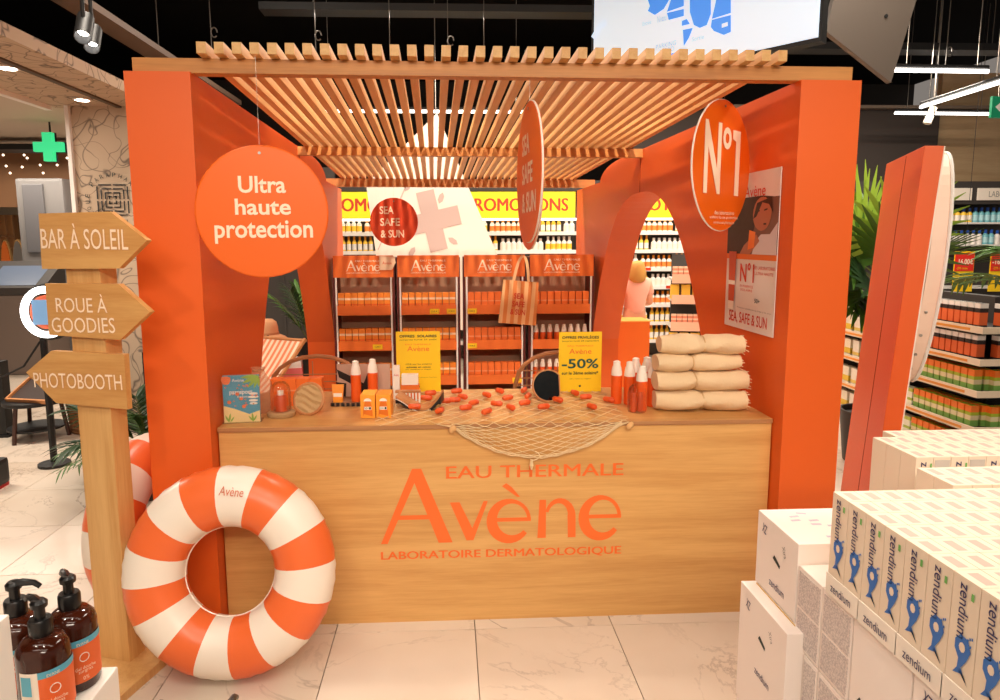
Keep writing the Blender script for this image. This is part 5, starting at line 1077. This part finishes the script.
skin('shirt', [(0, 0, .92, .15, .12), (0, 0, 1.12, .135, .105), (0, 0, 1.3, .155, .108), (0, 0, 1.405, .075, .068), (-.165, 0, 1.35, .066), (-.215, .02, 1.18, .058), (.165, 0, 1.35, .066), (.222, .025, 1.18, .058)], [(0, 1), (1, 2), (2, 3), (2, 4), (4, 5), (2, 6), (6, 7)], PINK)
skin('trousers', [(0, 0, .95, .14, .115), (-.09, 0, .86, .095), (-.1, -.01, .5, .072), (-.1, .02, .1, .062), (.09, 0, .86, .095), (.1, -.01, .5, .072), (.1, .02, .1, .062)], [(0, 1), (1, 2), (2, 3), (0, 4), (4, 5), (5, 6)], TROU)
skin('hair', [(0, -.0, 1.6, .1, .11), (0, -.035, 1.53, .115, .1), (0, -.06, 1.43, .125, .07), (0, -.065, 1.34, .11, .05)], [(0, 1), (1, 2), (2, 3)], HAIR)
b = MB()
for s_ in (-1, 1): b.lathe([(0, -.011), (.009, -.006), (.011, 0), (.009, .006), (0, .011)], 8, 0, Matrix.Translation(Vector((s_*.03, .088, 1.555))*S_))
b.build('eye', WHITE, t); skin('nose', [(0, .09, 1.55, .01), (0, .108, 1.525, .012)], [(0, 1)], SKIN, 0, 1); MB().box(-.02, .02, .086, .09, 1.488, 1.496, 0, Matrix.Scale(S_, 4)).build('mouth', mat('lip', rgb(180, 90, 80), .5), t)
for s_ in (-1, 1): MB().lathe([(0, -.03), (.012, -.015), (.015, .01), (0, .03)], 8, 0, Matrix.Translation(Vector((s_*.082, .0, 1.545))*S_)).build('ear', SKIN, t, smooth=True)
# ================================================================ SEEN THROUGH THE LEFT ARCH
t = thing('deck_chair', 'wooden deck chair with orange and white striped sling outside the left arch', 'deck chair', (-1.66, 5.45, 0), R(-28))
for s_ in (-.27, .27):
    MB().tube([(s_, -.55, .03), (s_, .42, .84)], .018, 6).build('frame_rail', DECKW, t); MB().tube([(s_*.9, .5, .03), (s_*.9, -.38, .45)], .017, 6).build('frame_rail', DECKW, t)
for y, z in ((.42, .83), (-.38, .42), (-.5, .08), (.48, .06)): MB().tube([(-.28, y, z), (.28, y, z)], .015, 6).build('cross_bar', DECKW, t)
vs_ = []; K = 12
for i in range(K+1): f = i/K; y = .42-.8*f; z = .83-.41*f-.14*math.sin(math.pi*f); vs_ += [(-.25, y, z), (.25, y, z)]
MB().add(vs_, [(2*i, 2*i+1, 2*i+3, 2*i+2) for i in range(K)]).build('sling', stripes('deck_stripes', rgb(244, 214, 186), rgb(232, 132, 88), 9), t, smooth=True)
p = px(266, 337, 'Y', 6.6)
t = thing('side_table', 'small dark side table behind the deck chair', 'table', (p.x, p.y, 0)); MB().lathe([(.2, p.z-.2), (.2, p.z-.175)], 20).build('table_top', BLACK, t); MB().tube([(0, 0, .02), (0, 0, p.z-.2)], .02).build('leg', BLACK, t); MB().lathe([(.15, 0), (.15, .02)], 18).build('base', BLACK, t)
t = thing('beach_bag', 'soft black bag under the straw hat', 'bag', (p.x, p.y, p.z-.174)); MB().lathe([(.17, 0), (.19, .04), (.17, .12), (.1, .165), (0, .17)], 18, 0, None, .7).build('bag_body', mat('black_fabric', rgb(16, 15, 16), .9), t, smooth=True); MB().tube([(-.1, -.06, .13), (-.05, -.1, .2), (.05, -.1, .2), (.1, -.06, .13)], .008).build('handle', MATS['black_fabric'], t)
STRAW = mat('straw', rgb(220, 164, 118), .85, bump=.6, bscale=140)
t = thing('straw_hat', 'woven straw sun hat resting on the black bag', 'hat', (p.x+.02, p.y, p.z-.002)); MB().lathe([(.2, -.03), (.17, .0), (.105, .03), (.1, .06), (.098, .1), (.085, .15), (.05, .178), (0, .185)], 26).build('crown', STRAW, t, smooth=True); MB().lathe([(.108, .028), (.106, .05)], 26).build('band', mat('hat_band', rgb(190, 128, 86), .8), t, smooth=True)
t = thing('feather_palm', 'dark green potted palm outside the left arch', 'plant', (-1.52, 7.3, 0)); pot(t, .17, .6, POTM)
for k in range(8): feather(t, Vector((0, 0, .58)), R(k*33+10), R(60+(k % 3)*10), .8, (LEAF, LEAFD, LEAF)[k % 3], 14, .013, .28, .22)
t = thing('striped_bag', 'white beach bag with pink stripe beside the deck chair', 'bag', (-1.56, 6.15, 0), R(10)); MB().box(-.2, .2, -.1, .1, 0, .6, 0, None, .04).build('bag_body', WHITE, t); MB().box(-.202, .202, -.102, .102, .42, .52).build('stripe', mat('pink_stripe', rgb(226, 110, 110), .7), t); MB().tube([(-.12, -.1, .58), (-.08, -.1, .74), (.08, -.1, .74), (.12, -.1, .58)], .01).build('handle', DECKW, t)
# rattan chairs behind the counter
RAT = mat('rattan', rgb(176, 116, 70), .6)
def rattan(label, xc, Y, wd, zt, rz, cross=True):
    t = thing('rattan_chair', label, 'chair', (xc, Y, 0), rz)
    fr = [(-wd/2, 0, .45), (-wd/2-.01, -.02, zt-.2)]+[(wd/2*math.cos(R(180-18*k)), -.04, zt-.16+.16*math.sin(R(18*k))) for k in range(1, 10)]+[(wd/2+.01, -.02, zt-.2), (wd/2, 0, .45)]
    MB().tube(fr, .012, 7).build('back_frame', RAT, t, smooth=True)
    for k in range(9): z = zt-.44+.042*k; MB().tube([(-wd/2, -.03, z), (wd/2, -.03, z)], .0035, 4).build('cane', RAT, t)
    if cross:
        for k in range(7): x = -wd/2+wd*(k+1)/8; MB().tube([(x, -.032, .45), (x, -.035, zt-.06)], .003, 4).build('cane', RAT, t)
    else:
        for x in (-wd*.05, wd*.3): MB().tube([(x, -.032, .45), (x, -.035, zt-.03)], .004, 4).build('cane', RAT, t)
    MB().box(-wd/2, wd/2, 0, .42, .43, .47, 0, None, .01).build('seat', RAT, t)
    for x in (-1, 1):
        for y in (.02, .4): MB().tube([(x*(wd/2-.02), y, 0), (x*(wd/2-.02), y, .44)], .014, 6).build('leg', RAT, t)
p = px(319, 356, 'Y', 3.75); rattan('rattan chair with horizontal canes behind the left counter end', p.x, 3.72, .5, p.z+.012, R(0), False)
p = px(561, 352, 'Y', 3.75); rattan('rattan chair with woven back behind the yellow minus 50 sign', p.x-.03, 3.72, .46, p.z+.01, R(0), True)
# ================================================================ LEFT WALKWAY
c = (px(15, 445, 'Z', 0)+px(60, 430, 'Z', 0))/2; sz = px(25, 399, 'Y', c.y).z
t = thing('round_stool', 'round black stool with lower shelf by the neighbouring shop', 'stool', (c.x+.0, c.y, 0))
MB().lathe([(.235, sz-.03), (.24, sz-.025), (.24, sz), (.23, sz+.003)], 28).build('seat', BLACK, t, smooth=True); MB().lathe([(.22, .09), (.22, .105)], 26).build('lower_shelf', BLACK, t)
for k in range(3): a = R(k*120+255); MB().tube([(.19*math.cos(a), .19*math.sin(a), sz-.03), (.235*math.cos(a), .235*math.sin(a), 0)], .017, 8).build('leg', mat('walnut', rgb(62, 34, 22), .5), t)
t = thing('wooden_tray', 'dark wooden tray tilted on the black stool', 'tray', (c.x+.06, c.y-.02, sz+.07), R(-20)); t.rotation_euler = (R(28), R(0), R(-14))
MB().box(-.2, .2, -.14, .14, 0, .015).build('board', mat('dark_board', rgb(52, 36, 30), .6), t)
for x0, x1, y0, y1 in ((-.21, .21, -.15, -.135), (-.21, .21, .135, .15), (-.21, -.195, -.15, .15), (.195, .21, -.15, .15)): MB().box(x0, x1, y0, y1, -.004, .035).build('rim', DECKW, t)
p = px(69, 432, 'Z', 0); t = thing('wicker_basket', 'tall brown wicker basket behind the signpost', 'basket', (p.x+.2, p.y+.1, 0))
bh = px(69, 400, 'Y', p.y).z; hB = .42
for k in range(13): z = .02+hB*k/13; rr_ = .2+.03*k/13; MB().tube([(rr_*math.cos(a*.3), rr_*math.sin(a*.3), z) for a in range(21)], .019, 6, 0, None, True).build('weave_band', mat('wicker', rgb(140, 92, 56), .8), t)
MB().lathe([(.19, 0), (.2, .02), (.225, hB-.02)], 20).build('liner', mat('wicker_dark', rgb(92, 58, 36), .8), t)
# ring light photobooth
c = px(47, 312, 'Y', 5.0); t = thing('ring_light', 'glowing ring light with orange disc on a black stand behind the signboards', 'light', (c.x, 5.0, 0)); zc = c.z
rr_ = 25*5.0/F
MB().tube([(rr_*.8*math.cos(2*math.pi*k/40), -.02, zc+rr_*.88*math.sin(2*math.pi*k/40)) for k in range(40)], .026, 8, 0, None, True).build('light_tube', mat('ring_glow', rgb(255, 255, 255), .4, emit=4), t, smooth=True)
MB().tube([(rr_*.9*math.cos(2*math.pi*k/40), .02, zc+rr_*1.0*math.sin(2*math.pi*k/40)) for k in range(40)], .026, 8, 0, None, True).build('outer_housing', BLACK, t, smooth=True)
MB().prism([(rr_*.62*math.cos(a), zc+rr_*.66*math.sin(a)) for a in [2*math.pi*k/30 for k in range(30)]], -.01, .02).build('disc', mat('coral_disc', rgb(232, 110, 70), .5), t); MB().box(-.09, .04, -.025, -.012, zc-.09, zc+.09).build('tablet', mat('tablet_screen', rgb(120, 160, 200), .3, emit=.6), t)
MB().tube([(-.06, .03, 0.02), (-.06, .03, zc-rr_)], .025).build('stand', BLACK, t); MB().lathe([(.11, 0), (.11, .02), (.03, .03)], 16).build('base', BLACK, t, (-.06, .03, 0))
MB().tube([(-.08, .02, zc-.22), (-.2, .0, zc-.4), (-.4, -.05, zc-.5), (-.7, 0, zc-.48)], .008).build('cable', BLACK, t)
c = px(138, 356, 'Y', 6.0); t = thing('low_cabinet', 'black low cabinet against the patterned column', 'cabinet', (-2.75, 6.05, 0)); MB().box(.0, .9, 0, .4, 0, px(138, 352, 'Y', 6.05).z).build('body', BLACK, t); MB().box(-.02, .92, -.02, .42, px(138, 352, 'Y', 6.05).z, px(138, 349, 'Y', 6.05).z).build('top', STEEL, t)
t = thing('feather_palm', 'dense dark palm between signpost and left pillar', 'plant', (-2.0, 4.4, 0)); pot(t, .2, .3, POTM)
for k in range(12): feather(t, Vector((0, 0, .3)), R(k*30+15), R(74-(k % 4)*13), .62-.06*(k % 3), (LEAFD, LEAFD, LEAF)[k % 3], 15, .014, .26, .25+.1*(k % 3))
t = thing('feather_palm', 'low palm with thin arching leaves beside the wicker basket', 'plant', (-2.4, 4.75, 0)); pot(t, .1, .16, POTM)
for k in range(5): feather(t, Vector((0, 0, .15)), R(160+k*24), R(24+(k % 3)*8), .42, LEAF, 8, .006, .13, .45)
p = px(1, 488, 'Z', 0); t = thing('black_bag', 'black and red bag on the floor at the left picture edge', 'bag', (p.x-.1, p.y, 0)); MB().box(-.12, .12, -.08, .08, .02, .2, 0, None, .03).build('bag_body', BLACK, t); MB().box(-.11, .11, -.075, .075, 0, .022).build('red_base', mat('red_trim', rgb(180, 30, 26), .6), t)
p = px(2, 420, 'Y', 5.8); t = thing('dark_pillar_stand', 'slim dark stand at the left picture edge', 'stand', (p.x-.05, 5.8, 0)); MB().box(-.12, .08, 0, .1, 0, px(2, 362, 'Y', 5.8).z).build('body', BLACK, t); MB().box(-.14, .1, -.02, .12, 0, .02).build('base', BLACK, t)
